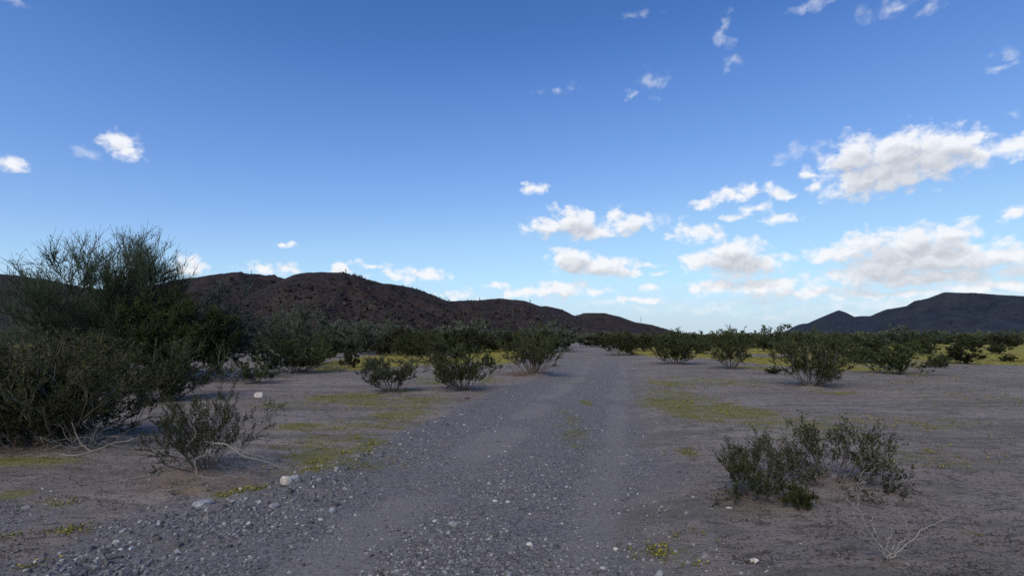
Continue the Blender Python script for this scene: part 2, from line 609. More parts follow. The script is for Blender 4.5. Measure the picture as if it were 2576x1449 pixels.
bp.inputs['Distance'].default_value = .07
t.put(bp.inputs['Height'], t.math('ADD', t.math('MULTIPLY', med, .5), t.math('ADD', t.math('MULTIPLY', fine, .35), t.math('MULTIPLY', grit, .12))))
t.put(b.inputs['Normal'], bp.outputs[0])
M['soil'] = mg


def hill_mat(name, a, c, d, scale):
    m, t, b, out = material(name)
    g = t.new('ShaderNodeNewGeometry')
    pos = g.outputs['Position']
    big = t.noise(pos, .012 * scale, 5, .6)
    med = t.noise(pos, .10 * scale, 6, .65)
    fin = t.noise(pos, .45 * scale, 4, .7)
    k = t.mix(t.ramp(med, .38, .62), (*a, 1), (*c, 1))
    k = t.mix(t.math('MULTIPLY', t.ramp(big, .5, .68), .75), k, (*d, 1))
    k = t.mix(t.math('MULTIPLY', t.ramp(fin, .54, .68), .75), k, tuple(x * .30 for x in a) + (1,))
    k = t.mix(t.math('MULTIPLY', t.ramp(fin, .28, .42, 1, 0), .5 if scale > .5 else .2), k, tuple(x * 1.7 for x in d) + (1,))
    t.put(b.inputs['Base Color'], k)
    bp = t.new('ShaderNodeBump')
    bp.inputs['Strength'].default_value = 1
    bp.inputs['Distance'].default_value = 2.0 / scale
    t.put(bp.inputs['Height'], t.math('ADD', med, t.math('MULTIPLY', fin, .5)))
    t.put(b.inputs['Normal'], bp.outputs[0])
    return m


M['hill'] = hill_mat('varnished_rock_slope', (.026, .020, .020), (.044, .032, .031), (.064, .043, .036), 1.0)
M['mesa'] = hill_mat('distant_mesa_slope', (.026, .030, .040), (.039, .043, .052), (.052, .052, .055), .22)  # blue tint in the slope colour stands in for distance haze
mw, t, b, out = material('boulder_varnish')
oi = t.attr('tone')
t.put(b.inputs['Base Color'], t.mix(oi, (.014, .011, .011, 1), (.078, .058, .052, 1)))
M['boulder'] = mw

# ------------------------------------------------------------------ the lie of the land
LE = [G(*p) for p in ((60, 1470), (380, 1330), (560, 1270), (720, 1228), (860, 1160), (1000, 1100), (1130, 1040), (1230, 992), (1330, 957), (1395, 925), (1430, 892), (1442, 874), (1446, 866))]
RE = [G(*p) for p in ((1770, 1470), (1745, 1400), (1700, 1260), (1655, 1100), (1622, 1000), (1608, 940), (1590, 902), (1535, 878), (1508, 866))]
LY, LX = np.array([p[1] for p in LE]), np.array([p[0] for p in LE])
RY, RX = np.array([p[1] for p in RE]), np.array([p[0] for p in RE])


def road_edges(y):
    xl = np.interp(y, LY, LX)
    xr = np.interp(y, RY, RX)
    xl = np.where(y < LY[0], LX[0] + (y - LY[0]) * .42, xl)
    xr = np.where(y < RY[0], RX[0] + (y - RY[0]) * .20, xr)
    return xl, xr


def road_u(x, y):
    """0 at the left edge, 1 at the right edge"""
    xl, xr = road_edges(y)
    return (x - xl) / (xr - xl)


ROAD_END = 118.0
MOUNDS = []      # (x, y, radius, height)


def mound_at(px, py, r, h):
    p = G(px, py)
    MOUNDS.append((p[0], p[1], r, h))


for m_ in ((510, 1195, .75, .10), (1890, 1258, .55, .07), (2090, 1210, .65, .07), (2040, 972, .9, .08), (170, 1120, 1.2, .10), (1170, 980, .8, .06), (985, 985, .7, .05), (1340, 945, 1.0, .10), (2235, 1418, .25, .02)):
    mound_at(*m_)
HOLES = [(*G(470, 1247), .13, .07, .13), (*G(532, 1230), .07, .045, .08), (*G(612, 1217), .06, .04, .06)]


def height(x, y):
    x, y = np.asarray(x, float), np.asarray(y, float)
    r = np.hypot(x, y)
    h = fbm(x * .55, y * .55, 4, 3) * .045 + fbm(x * 2.3, y * 2.3, 3, 9) * .018
    h = h + (1 - np.abs(fbm(x * .45 + y * .12, y * 1.9, 3, 33)) * 2.2) * .018
    h = h + fbm(x * .06, y * .06, 3, 21) * .25 * sstep(r, 18, 90)
    u = road_u(x, y)
    on = sstep(u, -.12, .08) * (1 - sstep(u, .95, 1.15)) * (1 - sstep(y, 90, 118))
    prof = -.05 + .045 * np.exp(-((u - .62) / .10) ** 2) - .025 * np.exp(-((u - .38) / .09) ** 2) - .025 * np.exp(-((u - .84) / .07) ** 2)
    h = h * (1 - .6 * on) + on * prof
    h = h + (.09 * np.exp(-((u - .03) / .065) ** 2) + .03 * np.exp(-((u - 1.03) / .05) ** 2)) * (1 - sstep(y, 25, 60))
    for (mx_, my_, mr, mh) in MOUNDS:
        h = h + mh * np.exp(-((x - mx_) ** 2 + (y - my_) ** 2) / mr ** 2)
    for (hx, hy, ax, ay, dp) in HOLES:
        q = ((x - hx) / ax) ** 2 + ((y - hy) / ay) ** 2
        h = h - dp * np.exp(-q * q) + dp * .16 * np.exp(-(np.sqrt(q) - 1.6) ** 2 * 3)
    return h


# ground-cover patches: centre, half extents in the survey frame, strength
GREEN = [(800, 1145, 70, 28, 1.0), (915, 1128, 42, 26, 1.0), (870, 1165, 120, 20, .6), (760, 1075, 90, 12, .8), (860, 1000, 110, 14, .9), (1010, 1045, 90, 20, .7), (790, 1190, 60, 12, .8),
         (640, 1240, 70, 12, .7), (560, 1255, 50, 14, .6), (1130, 950, 120, 12, .5), (930, 1015, 100, 8, .7), (1700, 1020, 80, 26, .9), (1855, 1035, 90, 22, 1.0), (1770, 1045, 100, 20, .7), (1990, 1070, 160, 22, .55),
         (2110, 990, 60, 5, .8), (1680, 965, 60, 12, .7), (1735, 1140, 36, 14, .6), (1475, 1012, 16, 7, 1.0), (1440, 1060, 24, 40, .45), (2440, 1345, 28, 12, .5), (60, 1168, 130, 12, .9), (20, 1250, 60, 14, .6), (150, 1265, 60, 12, .6), (180, 1340, 60, 12, .5), (20, 1345, 60, 14, .5), (250, 1345, 30, 12, .4),
         (1720, 1000, 110, 40, .55), (1900, 1050, 150, 40, .55), (1800, 960, 150, 16, .5), (2250, 1060, 220, 26, .42), (2300, 1150, 200, 30, .36), (2450, 1000, 200, 30, .34), (1000, 1020, 150, 16, .6), (1060, 1005, 80, 9, .7), (820, 1110, 120, 26, .55), (900, 1075, 140, 14, .55), (700, 1020, 120, 8, .5), (1100, 962, 60, 10, .6), (1440, 1100, 30, 40, .35), (1680, 1380, 60, 26, .45), (1720, 1350, 50, 20, .3), (1450, 960, 30, 12, .25), (2300, 960, 200, 8, .4), (2150, 1100, 120, 14, .4), (1000, 985, 60, 6, .7), (1230, 955, 30, 12, .6), (450, 1235, 60, 12, .3), (40, 1430, 70, 14, .4)]
YELLOW = [(1900, 905, 90, 18, 1.0), (2080, 892, 110, 10, .8), (2400, 885, 200, 9, 1.1), (2560, 898, 90, 16, 1.0), (1000, 908, 120, 14, .8), (1130, 905, 90, 10, .7), (870, 925, 70, 9, .8), (2300, 900, 300, 9, .7), (2480, 905, 160, 14, .8), (2250, 880, 160, 7, .9), (1640, 890, 60, 9, .8), (2000, 905, 160, 9, .6), (2200, 915, 200, 8, .45), (2550, 915, 120, 10, .6), (1240, 893, 70, 12, .9), (1255, 905, 50, 10, .8), (930, 905, 80, 14, .85), (900, 918, 60, 8, .7), (1230, 872, 60, 6, .6), (1900, 925, 60, 10, .4), (2450, 912, 150, 10, .5), (1760, 880, 120, 7, .8), (1020, 890, 60, 6, .5)]


def patches(lst):
    o = []
    for (cx, cy, rx, ry, s) in lst:
        p = G(cx, cy)
        o.append((p[0], p[1], rx / F0 * p[1], max((G(cx, cy - ry)[1] - G(cx, min(cy + ry, 1600))[1]) / 2, .1), s))
    return o


PG, PY = patches(GREEN), patches(YELLOW)


def field(x, y, lst):
    f = np.zeros_like(x)
    for (cx, cy, rx, ry, s) in lst:
        f = np.maximum(f, s * np.exp(-(((x - cx) / rx) ** 2 + ((y - cy) / ry) ** 2) ** 1.3))
    return f


def track_field(x, y):
    u = road_u(x, y) + fbm(x * .35, y * .35, 2, 25) * .05
    tr = np.exp(-((u - .38) / .10) ** 2 * 1.2) + np.exp(-((u - .84) / .075) ** 2 * 1.2)
    return np.clip(tr, 0, 1) * np.clip(.75 + fbm(x * .6, y * .6, 3, 26) * 1.2, 0, 1)


def gravel_field(x, y):
    u = road_u(x, y) + fbm(x * .5, y * .5, 4, 15) * .16
    g_ = sstep(u, -.14, .10) * (1 - sstep(u, .78, 1.2)) * (1 - sstep(y, 10, 50) * .6)
    # scattered gravel spilled left of the track, close by
    g_ = np.maximum(g_, .75 * (1 - sstep(y, 4.6, 6.6)) * (u < .3) * sstep(x, -9, -5) * (fbm(x * .7, y * .7, 3, 5) > -.12))
    return g_


# polar sheet: fine ahead, coarse behind, out past the hills
ang = np.concatenate([np.radians(np.arange(-64, 64.01, .42)), np.radians(np.arange(70, 294, 4.0))])
rad = np.concatenate([[.25, .6, 1.0, 1.4, 1.8], 2.0 * 1.0125 ** np.arange(0, 520), np.geomspace(1330, 9000, 18)])
A, R = np.meshgrid(ang, rad)
X, Y = R * np.sin(A), R * np.cos(A)
Z = height(X, Y)
Z = Z * (1 - sstep(R, 500, 1200))
nr, na = X.shape
V = np.stack([X, Y, Z], -1).reshape(-1, 3)
i = np.arange(nr - 1)[:, None] * na
j = np.arange(na)[None, :]
jn = (j + 1) % na
quads = np.stack([i + j, i + na + j, i + na + jn, i + jn], -1)[:, :, ::-1].reshape(-1, 4)
cx, cy = V[quads].mean(1)[:, 0], V[quads].mean(1)[:, 1]
uu = road_u(cx, cy) + fbm(cx * .8, cy * .8, 3, 77) * .05
is_road = (uu > -.03) & (uu < 1.04) & (cy > -8) & (cy < ROAD_END)
fx, fy = V[:, 0], V[:, 1]
A_gravel = gravel_field(fx, fy)
A_track = track_field(fx, fy) * A_gravel
A_green = field(fx, fy, PG)
A_yellow = field(fx, fy, PY) + .5 * sstep(fy, 38, 80) * (np.abs(road_u(fx, fy) - .5) > 1)
A_red = field(fx, fy, [(*G(500, 1225), .8, .45, 1.0), (*G(1890, 1262), .5, .3, .8), (*G(2100, 1225), .55, .3, .8), (*G(2040, 975), .8, .5, .5), (*G(1330, 950), 1.2, .6, .8), (*G(2235, 1420), .2, .12, .7), (*G(2020, 1290), .2, .1, .5), (*G(480, 960), 2.5, 1.0, .5)])


def sheet(name, sel):
    q = quads[sel]
    ids, inv = np.unique(q.ravel(), return_inverse=True)
    mb = MB().add(V[ids], quads=inv.reshape(-1, 4))
    o = mb.obj(name, M['soil'], smooth=True, attrs={'gravel': A_gravel[ids], 'track': A_track[ids], 'green': A_green[ids], 'yellow': A_yellow[ids], 'red': A_red[ids]})
    return tag(o, kind='structure')


sheet('ground', ~is_road)
sheet('road', is_road)


def hz(x, y):
    return float(height(np.array([x]), np.array([y]))[0])


# ------------------------------------------------------------------ hills
def hill(name, prof, R, Wf, Wb, mat, gully, seed, daz=.15, dr=4.0, label=None, smooth=5):
    a = np.array([azel(px, min(py, 846))[0] for px, py in prof])
    te = np.array([ray(px, py)[2] / math.hypot(*ray(px, py)[:2]) for px, py in prof])
    zt = np.maximum(te * R + CAM_H, -2)
    aa = np.arange(a[0], a[-1], math.radians(daz))
    zz = np.interp(aa, a, zt)
    k = np.ones(smooth) / smooth
    zz = np.convolve(np.pad(zz, smooth // 2, mode='edge'), k, 'valid')
    rr = np.arange(R - Wf * 1.05, R + Wb, dr)
    A_, R_ = np.meshgrid(aa, rr)
    X_, Y_ = R_ * np.sin(A_), R_ * np.cos(A_)
    bend = fbm(X_ / (Wf * .5), Y_ / (Wf * .5), 3, seed + 5) * .22
    t_ = (R_ - (R - Wf)) / Wf + bend * (1 - sstep(np.abs(R_ - R) / Wf, 0, .6)) * 0 + bend * sstep(1 - R_ / R, 0, .15)
    s_ = np.where(t_ < 1, np.clip(t_, 0, 1) ** 1.15, 1 - np.clip((R_ - R) / Wb, 0, 1) ** 1.4)
    s_ = np.clip(s_, 0, 1)
    n_ = fbm(X_ / (Wf * .22), Y_ / (Wf * .22), 6, seed, .55)
    rid = 1 - np.abs(fbm(X_ / (Wf * .30), Y_ / (Wf * .30), 4, seed + 3)) * 2
    zmid = zz[None, :] * (s_ + (n_ * .25 + (rid - .7) * .3) * gully * np.clip(s_ * (1 - s_) * 4, 0, 1))
    rough = fbm(X_ / 14, Y_ / 14, 4, seed + 8, .6) * (.022 * gully) * zz.max() * (1 if smooth > 1 else .25)
    Z_ = zmid + rough * np.clip(s_ * 3, 0, 1) - 1.2 * (s_ <= .01)
    n1, n2 = Z_.shape
    i = np.arange(n1 - 1)[:, None] * n2
    j = np.arange(n2 - 1)[None, :]
    q = np.stack([i + j, i + j + 1, i + n2 + j + 1, i + n2 + j], -1).reshape(-1, 4)
    mb = MB().add(np.stack([X_, Y_, Z_], -1).reshape(-1, 3), quads=q)
    o = mb.obj(name, mat, smooth=True)
    tag(o, kind='structure')
    return np.stack([X_, Y_, Z_], -1)


hills = []
hills.append(hill('hill', [(-900, 846), (-700, 760), (-400, 712), (-200, 692), (0, 690), (60, 694), (130, 707), (200, 722), (280, 730), (360, 722), (430, 706), (530, 692), (590, 684), (640, 690), (700, 696), (800, 722), (900, 765), (1000, 820), (1040, 846)], 520, 270, 200, M['hill'], 1.0, 31))
hills.append(hill('hill', [(430, 846), (520, 800), (600, 757), (660, 727), (700, 706), (740, 688), (800, 683), (860, 685), (900, 695), (960, 712), (1040, 722), (1090, 742), (1130, 758), (1180, 790), (1240, 835), (1260, 846)], 390, 200, 150, M['hill'], 1.0, 47))
hills.append(hill('hill', [(980, 846), (1050, 800), (1100, 766), (1130, 757), (1200, 755), (1260, 750), (1320, 757), (1370, 773), (1410, 795), (1470, 830), (1500, 846)], 410, 180, 140, M['hill'], 1.0, 59))
hills.append(hill('hill', [(1250, 846), (1330, 778), (1370, 769), (1410, 777), (1440, 792), (1490, 812), (1560, 838), (1590, 846)], 560, 160, 140, M['hill'], .9, 63))
hills.append(hill('hill', [(1380, 846), (1440, 797), (1470, 787), (1520, 787), (1560, 797), (1600, 811), (1640, 817), (1680, 829), (1730, 842), (1760, 846)], 640, 220, 180, M['hill'], .9, 71))
hill('mesa', [(1960, 846), (1990, 832), (2050, 805), (2085, 790), (2110, 780), (2128, 786), (2150, 797), (2165, 795), (2190, 795), (2205, 788), (2230, 778), (2245, 776), (2280, 770), (2300, 757), (2330, 752), (2375, 735), (2450, 738), (2576, 745), (2700, 750), (2900, 770), (3300, 790), (3800, 846)], 2600, 1300, 900, M['mesa'], 1.1, 83, daz=.11, dr=22, smooth=1)
hill('far_peak', [(1940, 846), (1975, 833), (2010, 815), (2040, 812), (2080, 820), (2150, 846)], 4600, 700, 600, M['mesa'], .8, 91, daz=.15, dr=50)
# low front rise of the mesa
hill('foothill', [(2250, 846), (2330, 838), (2420, 829), (2480, 824), (2560, 828), (2700, 826), (2900, 846)], 1500, 400, 300, M['mesa'], 1.0, 97, daz=.15, dr=16)

rng = np.random.default_rng(5)
CUBE = np.array([[-1, -1, -1], [1, -1, -1], [1, 1, -1], [-1, 1, -1], [-1, -1, 1], [1, -1, 1], [1, 1, 1], [-1, 1, 1]], float)
CUBEQ = np.array([[0, 3, 2, 1], [4, 5, 6, 7], [0, 1, 5, 4], [1, 2, 6, 5], [2, 3, 7, 6], [3, 0, 4, 7]])


def stone_cloud(mb, rng, p, size, tone, flat=.6, jit=.28):
    """angular stones, six irregular faces each"""
    N = len(p)
    v = CUBE[None] * (1 + rng.uniform(-jit, jit, (N, 8, 3)))
    v[:, 4:, :2] *= rng.uniform(.45, .85, (N, 1, 1))
    sc = np.stack([size * rng.uniform(.7, 1.4, N), size * rng.uniform(.7, 1.2, N), size * flat * rng.uniform(.6, 1.2, N)], -1) * .5
    v = v * sc[:, None, :]
    a = rng.uniform(0, 2 * np.pi, N)
    tl = rng.normal(0, .25, N)
    y2, z2 = v[..., 1] * np.cos(tl)[:, None] - v[..., 2] * np.sin(tl)[:, None], v[..., 1] * np.sin(tl)[:, None] + v[..., 2] * np.cos(tl)[:, None]
    x2 = v[..., 0] * np.cos(a)[:, None] - y2 * np.sin(a)[:, None]
    y3 = v[..., 0] * np.sin(a)[:, None] + y2 * np.cos(a)[:, None]
    v = np.stack([x2, y3, z2], -1) + p[:, None, :]
    q = CUBEQ[None] + (np.arange(N) * 8)[:, None, None]
    mb.add(v.reshape(-1, 3), quads=q.reshape(-1, 4), tone=np.repeat(tone, 8))


# loose boulders and scrub dots over the slopes (beyond counting)
for hi, S_ in enumerate(hills):
    n1, n2, _ = S_.shape
    N = (4200, 6000, 3600, 1200, 1600)[hi]
    rows = (rng.uniform(0.05, .97, N) * (n1 * (.60 if hi == 0 else .58))).astype(int)
    cols = rng.integers(2, n2 - 2, N)
    p = S_[rows, cols] + rng.normal(0, 1.0, (N, 3)) * np.array([2, 2, 0])
    keep = p[:, 2] > 1
    p = p[keep]
    sz = np.clip(rng.lognormal(-.12, .5, len(p)), .5, 2.6) * np.where(rows[keep] > n1 * .46, .5, 1.0)
    mb = MB()
    stone_cloud(mb, rng, p, sz, np.clip(rng.normal(.35, .25, len(p)), 0, 1), .75)
    tag(mb.obj('hill_boulders', M['boulder']), 'dark varnished boulders strewn over the hillside', 'boulders', kind='stuff')
    mb = MB()
    n = len(p) // 6
    pk = S_[rows, cols][keep][rng.permutation(len(p))[:n]]
    pk = np.repeat(pk, 8, 0) + rng.normal(0, .4, (n * 8, 3)) + np.array([0, 0, .3])
    leaves(mb, rng, pk, rng.normal(0, 1, pk.shape), .8, .6, rng.uniform(0, .9, len(pk)))
    tag(mb.obj('hillside_scrub', M['far']), 'sparse olive scrub dotted over the rocky hillside', 'scrub', kind='stuff')


# ------------------------------------------------------------------ plants
def fit(arrs, Wd, H, pw=.985):
    """scale factors that bring a plant to its width and height"""
    v = np.concatenate(arrs)
    sx = Wd / 2 / np.quantile(np.abs(v[:, 0]), pw)
    sy = Wd / 2 / np.quantile(np.abs(v[:, 1]), pw)
    sz = H / np.quantile(v[:, 2], .995)
    return np.array([sx, sy, sz])


def finish(root, parts, Wd, H):
    """parts: (name, MB, material, parent index or None)"""
    s = fit([p[1].verts() for p in parts if p[4]], Wd, H)
    obs = []
    for name, mb, mat, par, _ in parts:
        mb.v = [v * s for v in mb.v]
        o = mb.obj(name, mat, root if par is None else obs[par])
        obs.append(o)
        KIDS.setdefault((root if par is None else obs[par]).name, []).append(o)
    return root


def creosote(seed, Wd, H, nst=20, n2=5, n3=5, nl=9, leaf=.03, dens=1.0, mat='creosote', lean=(0, 0), bare=.35, deadn=0, stem_r=.012, flat=.42):
    rng = np.random.default_rng(seed)
    root = empty('creosote_bush')
    ph = rng.uniform(0, 2 * np.pi, nst)
    rho = np.sqrt(rng.uniform(.02, 1, nst))
    lobes = 1 + .10 * np.sin(ph * 2 + seed) + .10 * np.sin(ph * 3 + seed * 2)
    tgt = np.stack([Wd / 2 * rho * np.cos(ph) * lobes + lean[0], Wd / 2 * rho * np.sin(ph) * lobes + lean[1], H * (1 - flat * rho ** 2) * rng.uniform(.7, 1.0, nst)], -1)
    p0 = np.stack([np.cos(ph) * .06 * Wd * rho, np.sin(ph) * .06 * Wd * rho, np.full(nst, -.04)], -1)
    d = tgt - p0
    L = np.linalg.norm(d, axis=1) * .86
    d = norm(d)
    d[:, 2] -= .15
    st = grow(rng, p0, d, L, 8, .11, .05)
    ms = MB()
    r = stem_r * rng.uniform(.6, 1.2, nst) * (H / 1.2) ** .5
    tubes(ms, st, r, r * .35, 5, rng.uniform(.2, .8, nst))
    p, d, ix, tt = children(rng, st, n2, bare, 1.0, .75)
    d[:, 2] += .25
    b2 = grow(rng, p, d, .36 * L[ix] * rng.uniform(.5, 1.2, len(p)), 5, .16, .06)
    tubes(ms, b2, r[ix] * .45, r[ix] * .2, 3, rng.uniform(.2, .7, len(p)))
    p3, d3, ix3, _ = children(rng, b2, n3, .25, 1.0, .7)
    d3[:, 2] += .3
    b3 = grow(rng, p3, d3, .17 * L[ix[ix3]] * rng.uniform(.5, 1.3, len(p3)), 1, .2, .08)
    tubes(ms, b3, r[ix[ix3]] * .22, r[ix[ix3]] * .12, 3, .3)
    ml = MB()
    clump = rng.uniform(0, 1, len(b3))
    k = max(1, int(nl * dens))
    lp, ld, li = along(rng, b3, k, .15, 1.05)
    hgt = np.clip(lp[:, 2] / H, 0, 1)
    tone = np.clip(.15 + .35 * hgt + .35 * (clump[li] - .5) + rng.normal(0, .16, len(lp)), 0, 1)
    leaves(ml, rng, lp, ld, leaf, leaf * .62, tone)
    lp, ld, li = along(rng, b2, max(1, k // 2), .6, 1.05)
    leaves(ml, rng, lp, ld, leaf, leaf * .62, np.clip(rng.normal(.4, .2, len(lp)), 0, 1))
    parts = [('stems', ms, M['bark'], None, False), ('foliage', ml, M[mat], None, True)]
    if deadn:
        md = MB()
        ph = rng.uniform(0, 2 * np.pi, deadn)
        dd = np.stack([np.cos(ph), np.sin(ph), rng.uniform(-.02, .5, deadn)], -1)
        db = grow(rng, np.zeros((deadn, 3)) + [0, 0, .03], dd, Wd * .5 * rng.uniform(.5, 1.0, deadn), 8, .22, -.02)
        db[..., 2] = np.maximum(db[..., 2], .015)
        tubes(md, db, np.full(deadn, stem_r * .6), np.full(deadn, stem_r * .2), 4, rng.uniform(.3, .9, deadn))
        p, d, ix, _ = children(rng, db, 4, .3, 1, .9)
        d4 = grow(rng, p, d, Wd * .14 * rng.uniform(.4, 1.2, len(p)), 4, .25, 0)
        d4[..., 2] = np.maximum(d4[..., 2], .01)
        tubes(md, d4, np.full(len(p), stem_r * .25), np.full(len(p), stem_r * .12), 3, .5)
        parts.append(('dead_branches', md, M['dead'], None, False))
    return finish(root, parts, Wd, H)


def palo_verde(seed, Wd, H, limbs=9, name='palo_verde_tree', n2=6, n3=7, n4=8, twig=.30, mat='verde', leafn=2, leaf=.035, up=.22, tw=.006, crown_lo=.25, lean=(0, 0), limb_r=1.0, dome=1.1, seg=1):
    rng = np.random.default_rng(seed)
    root = empty(name)
    tr = grow(rng, np.array([[0, 0, -.1]]), np.array([[.05, .02, 1]]), np.array([H * .16]), 5, .08)
    mt = MB()
    R0 = .018 * H
    tubes(mt, tr, np.array([R0]), np.array([R0 * .75]), 9, .5)
    ph = np.arange(limbs) * 2.4 + rng.uniform(-.3, .3, limbs)
    rho = np.sqrt((np.arange(limbs) + .5) / limbs)
    tgt = np.stack([Wd / 2 * rho * np.cos(ph) + lean[0] * rho, Wd / 2 * rho * np.sin(ph) + lean[1] * rho, H * (dome - .1 - .5 * rho ** 1.6) * rng.uniform(.85, 1, limbs)], -1)
    p0 = np.repeat(tr[:, -1], limbs, 0) - np.array([0, 0, 1]) * rng.uniform(0, H * .09, limbs)[:, None]
    d = tgt - p0
    L = np.linalg.norm(d, axis=1) * .8
    lb = grow(rng, p0, norm(d) + [0, 0, -.1], L, 9, .13, .03)
    ml_ = MB()
    tubes(ml_, lb, np.full(limbs, R0 * .5 * limb_r), np.full(limbs, R0 * .12 * limb_r), 6, rng.uniform(.3, .8, limbs))
    p, d, ix, _ = children(rng, lb, n2, crown_lo, 1, .8)
    b2 = grow(rng, p, d, .42 * L[ix] * rng.uniform(.5, 1.1, len(p)), 6, .18, .05)
    tubes(ml_, b2, np.full(len(p), R0 * .16), np.full(len(p), R0 * .06), 4, rng.uniform(.3, .8, len(p)))
    p3, d3, ix3, _ = children(rng, b2, n3, .15, 1, .75)
    ok = p3[:, 2] < H * (dome - .5 * np.minimum((p3[:, 0] ** 2 + p3[:, 1] ** 2) / (Wd / 2) ** 2, 1.4))
    p3, d3 = p3[ok], d3[ok]
    d3[:, 2] += up
    b3 = grow(rng, p3, d3, twig * H * .42 * rng.uniform(.5, 1.2, len(p3)), 5, .16, .05)
    mc = MB()
    c3 = rng.uniform(0, 1, len(p3))
    tubes(mc, b3, np.full(len(p3), tw * 1.5), np.full(len(p3), tw * .7), 3, np.clip(.3 + .4 * c3, 0, 1))
    p4, d4, ix4, _ = children(rng, b3, n4, .1, 1, .6)
    d4[:, 2] += up
    b4 = grow(rng, p4, d4, twig * H * .17 * rng.uniform(.5, 1.3, len(p4)), seg, .15, .05)
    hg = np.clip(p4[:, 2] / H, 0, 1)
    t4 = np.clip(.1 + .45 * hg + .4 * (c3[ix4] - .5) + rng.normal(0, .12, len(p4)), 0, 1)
    tubes(mc, b4, np.full(len(p4), tw), np.full(len(p4), tw * .4), 3, t4)
    parts = [('trunk', mt, M['verdebark'], None, False), ('limbs', ml_, M['verdebark'], None, False), ('crown', mc, M[mat], None, True)]
    if leafn:
        mlf = MB()
        lp, ld, li = along(rng, b4, leafn, 0, 1.05)
        leaves(mlf, rng, lp, ld, leaf, leaf * .6, np.clip(t4[li] + rng.normal(0, .12, len(lp)), 0, 1))
        parts.append(('leaves', mlf, M[mat], 2, False))
    return finish(root, parts, Wd, H)


BUSH_AT = []


def spot(o, px, py, rz=0.0, sc=None, sink=.03):
    g_ = G(px, py)
    BUSH_AT.append((g_[0], g_[1]))
    o.location = (g_[0], g_[1], hz(g_[0], g_[1]) - sink)
    o.rotation_euler = (0, 0, rz)
    if sc is not None:
        o.scale = sc
    return o


def dims(px0, px1, top, base):
    d_ = G((px0 + px1) / 2, base)[1]
    return (px1 - px0) / F0 * d_, (HZ - top) / F0 * d_ + CAM_H


# --- near bushes, each of its own shape
def near_bush(px, base, x0, x1, top, label, seed, **kw):
    wd, h = dims(x0, x1, top, base)
    o = creosote(seed, wd, h, **kw)
    spot(o, px, base, 0)
    return tag(o, label, 'bush')


near_bush(2095, 1212, 1925, 2285, 1052, 'wide green creosote bush, larger of the two close ones right of the road', 101, flat=.78, nst=40, n2=6, n3=5, nl=9, leaf=.018, bare=.35, stem_r=.008)
near_bush(1895, 1260, 1795, 2010, 1092, 'upright green creosote bush at the right road edge, nearest of the leafy pair', 102, flat=.62, nst=30, n2=6, n3=5, nl=9, leaf=.018, bare=.3, stem_r=.007)
near_bush(2018, 1288, 1980, 2072, 1212, 'tiny creosote sprout in front of the close bushes on the right', 103, nst=12, n2=5, n3=5, nl=7, leaf=.018, bare=.25, stem_r=.005)
near_bush(520, 1195, 385, 680, 985, 'sparse creosote bush with bleached dead branches beside the burrow on the left', 104, nst=36, n2=5, n3=5, nl=15, leaf=.018, bare=.35, stem_r=.009)
near_bush(150, 1125, -60, 350, 862, 'broad dark creosote bush at the left edge of the picture', 105, nst=60, n2=7, n3=7, nl=16, leaf=.032, bare=.08, stem_r=.014, mat='creosote')
near_bush(-190, 1150, -420, 0, 862, 'dark creosote bush cut off by the left picture edge', 106, nst=30, n2=6, n3=6, nl=14, leaf=.036, bare=.1, stem_r=.014)
near_bush(395, 1010, 290, 560, 850, 'dark creosote bush behind the broad one, under the palo verde', 107, nst=34, n2=6, n3=6, nl=16, leaf=.04, bare=.08, stem_r=.014)
near_bush(640, 965, 600, 690, 885, 'small yellowish creosote bush at the right foot of the ironwood thicket', 108, nst=14, n2=5, n3=5, nl=8, leaf=.05, bare=.2)
near_bush(985, 988, 915, 1055, 897, 'grey-green creosote bush standing alone left of the road', 109, nst=24, n2=5, n3=5, nl=9, leaf=.045, bare=.35, mat='creosote_grey')
near_bush(1168, 983, 1075, 1255, 868, 'bright green creosote bush nearest the left road edge', 110, nst=26, n2=6, n3=6, nl=10, leaf=.045, bare=.25, deadn=8)
near_bush(1338, 945, 1265, 1425, 828, 'tall creosote bush with bare sprawling lower twigs at the left road edge', 111, nst=26, n2=6, n3=6, nl=10, leaf=.055, bare=.25, deadn=14)
near_bush(2042, 974, 1950, 2142, 836, 'large creosote bush on pale stems alone in the right flat', 112, nst=30, n2=6, n3=6, nl=10, leaf=.05, bare=.2, deadn=8)
near_bush(1838, 928, 1785, 1905, 826, 'vase-shaped creosote bush narrowing to a point, right of the road', 113, nst=24, n2=6, n3=6, nl=9, leaf=.07, bare=.25)
near_bush(1703, 916, 1630, 1772, 830, 'dense dark creosote bush first along the right road edge', 114, nst=26, n2=6, n3=6, nl=10, leaf=.075, bare=.2)
near_bush(2264, 941, 2185, 2350, 862, 'low spreading creosote bush in front of the lone tree on the right', 115, nst=24, n2=6, n3=6, nl=9, leaf=.065, bare=.2)
near_bush(745, 938, 655, 842, 845, 'dark creosote bush in front of the rounded palo verde', 116, nst=30, n2=6, n3=6, nl=10, leaf=.07, bare=.2, deadn=16)
near_bush(1560, 893, 1508, 1618, 832, 'creosote bush hugging the far right road edge', 117, nst=22, n2=6, n3=6, nl=9, leaf=.1, bare=.2)
near_bush(1045, 912, 998, 1095, 842, 'creosote bush behind the lone grey-green one', 118, nst=22, n2=5, n3=6, nl=9, leaf=.08, bare=.3)

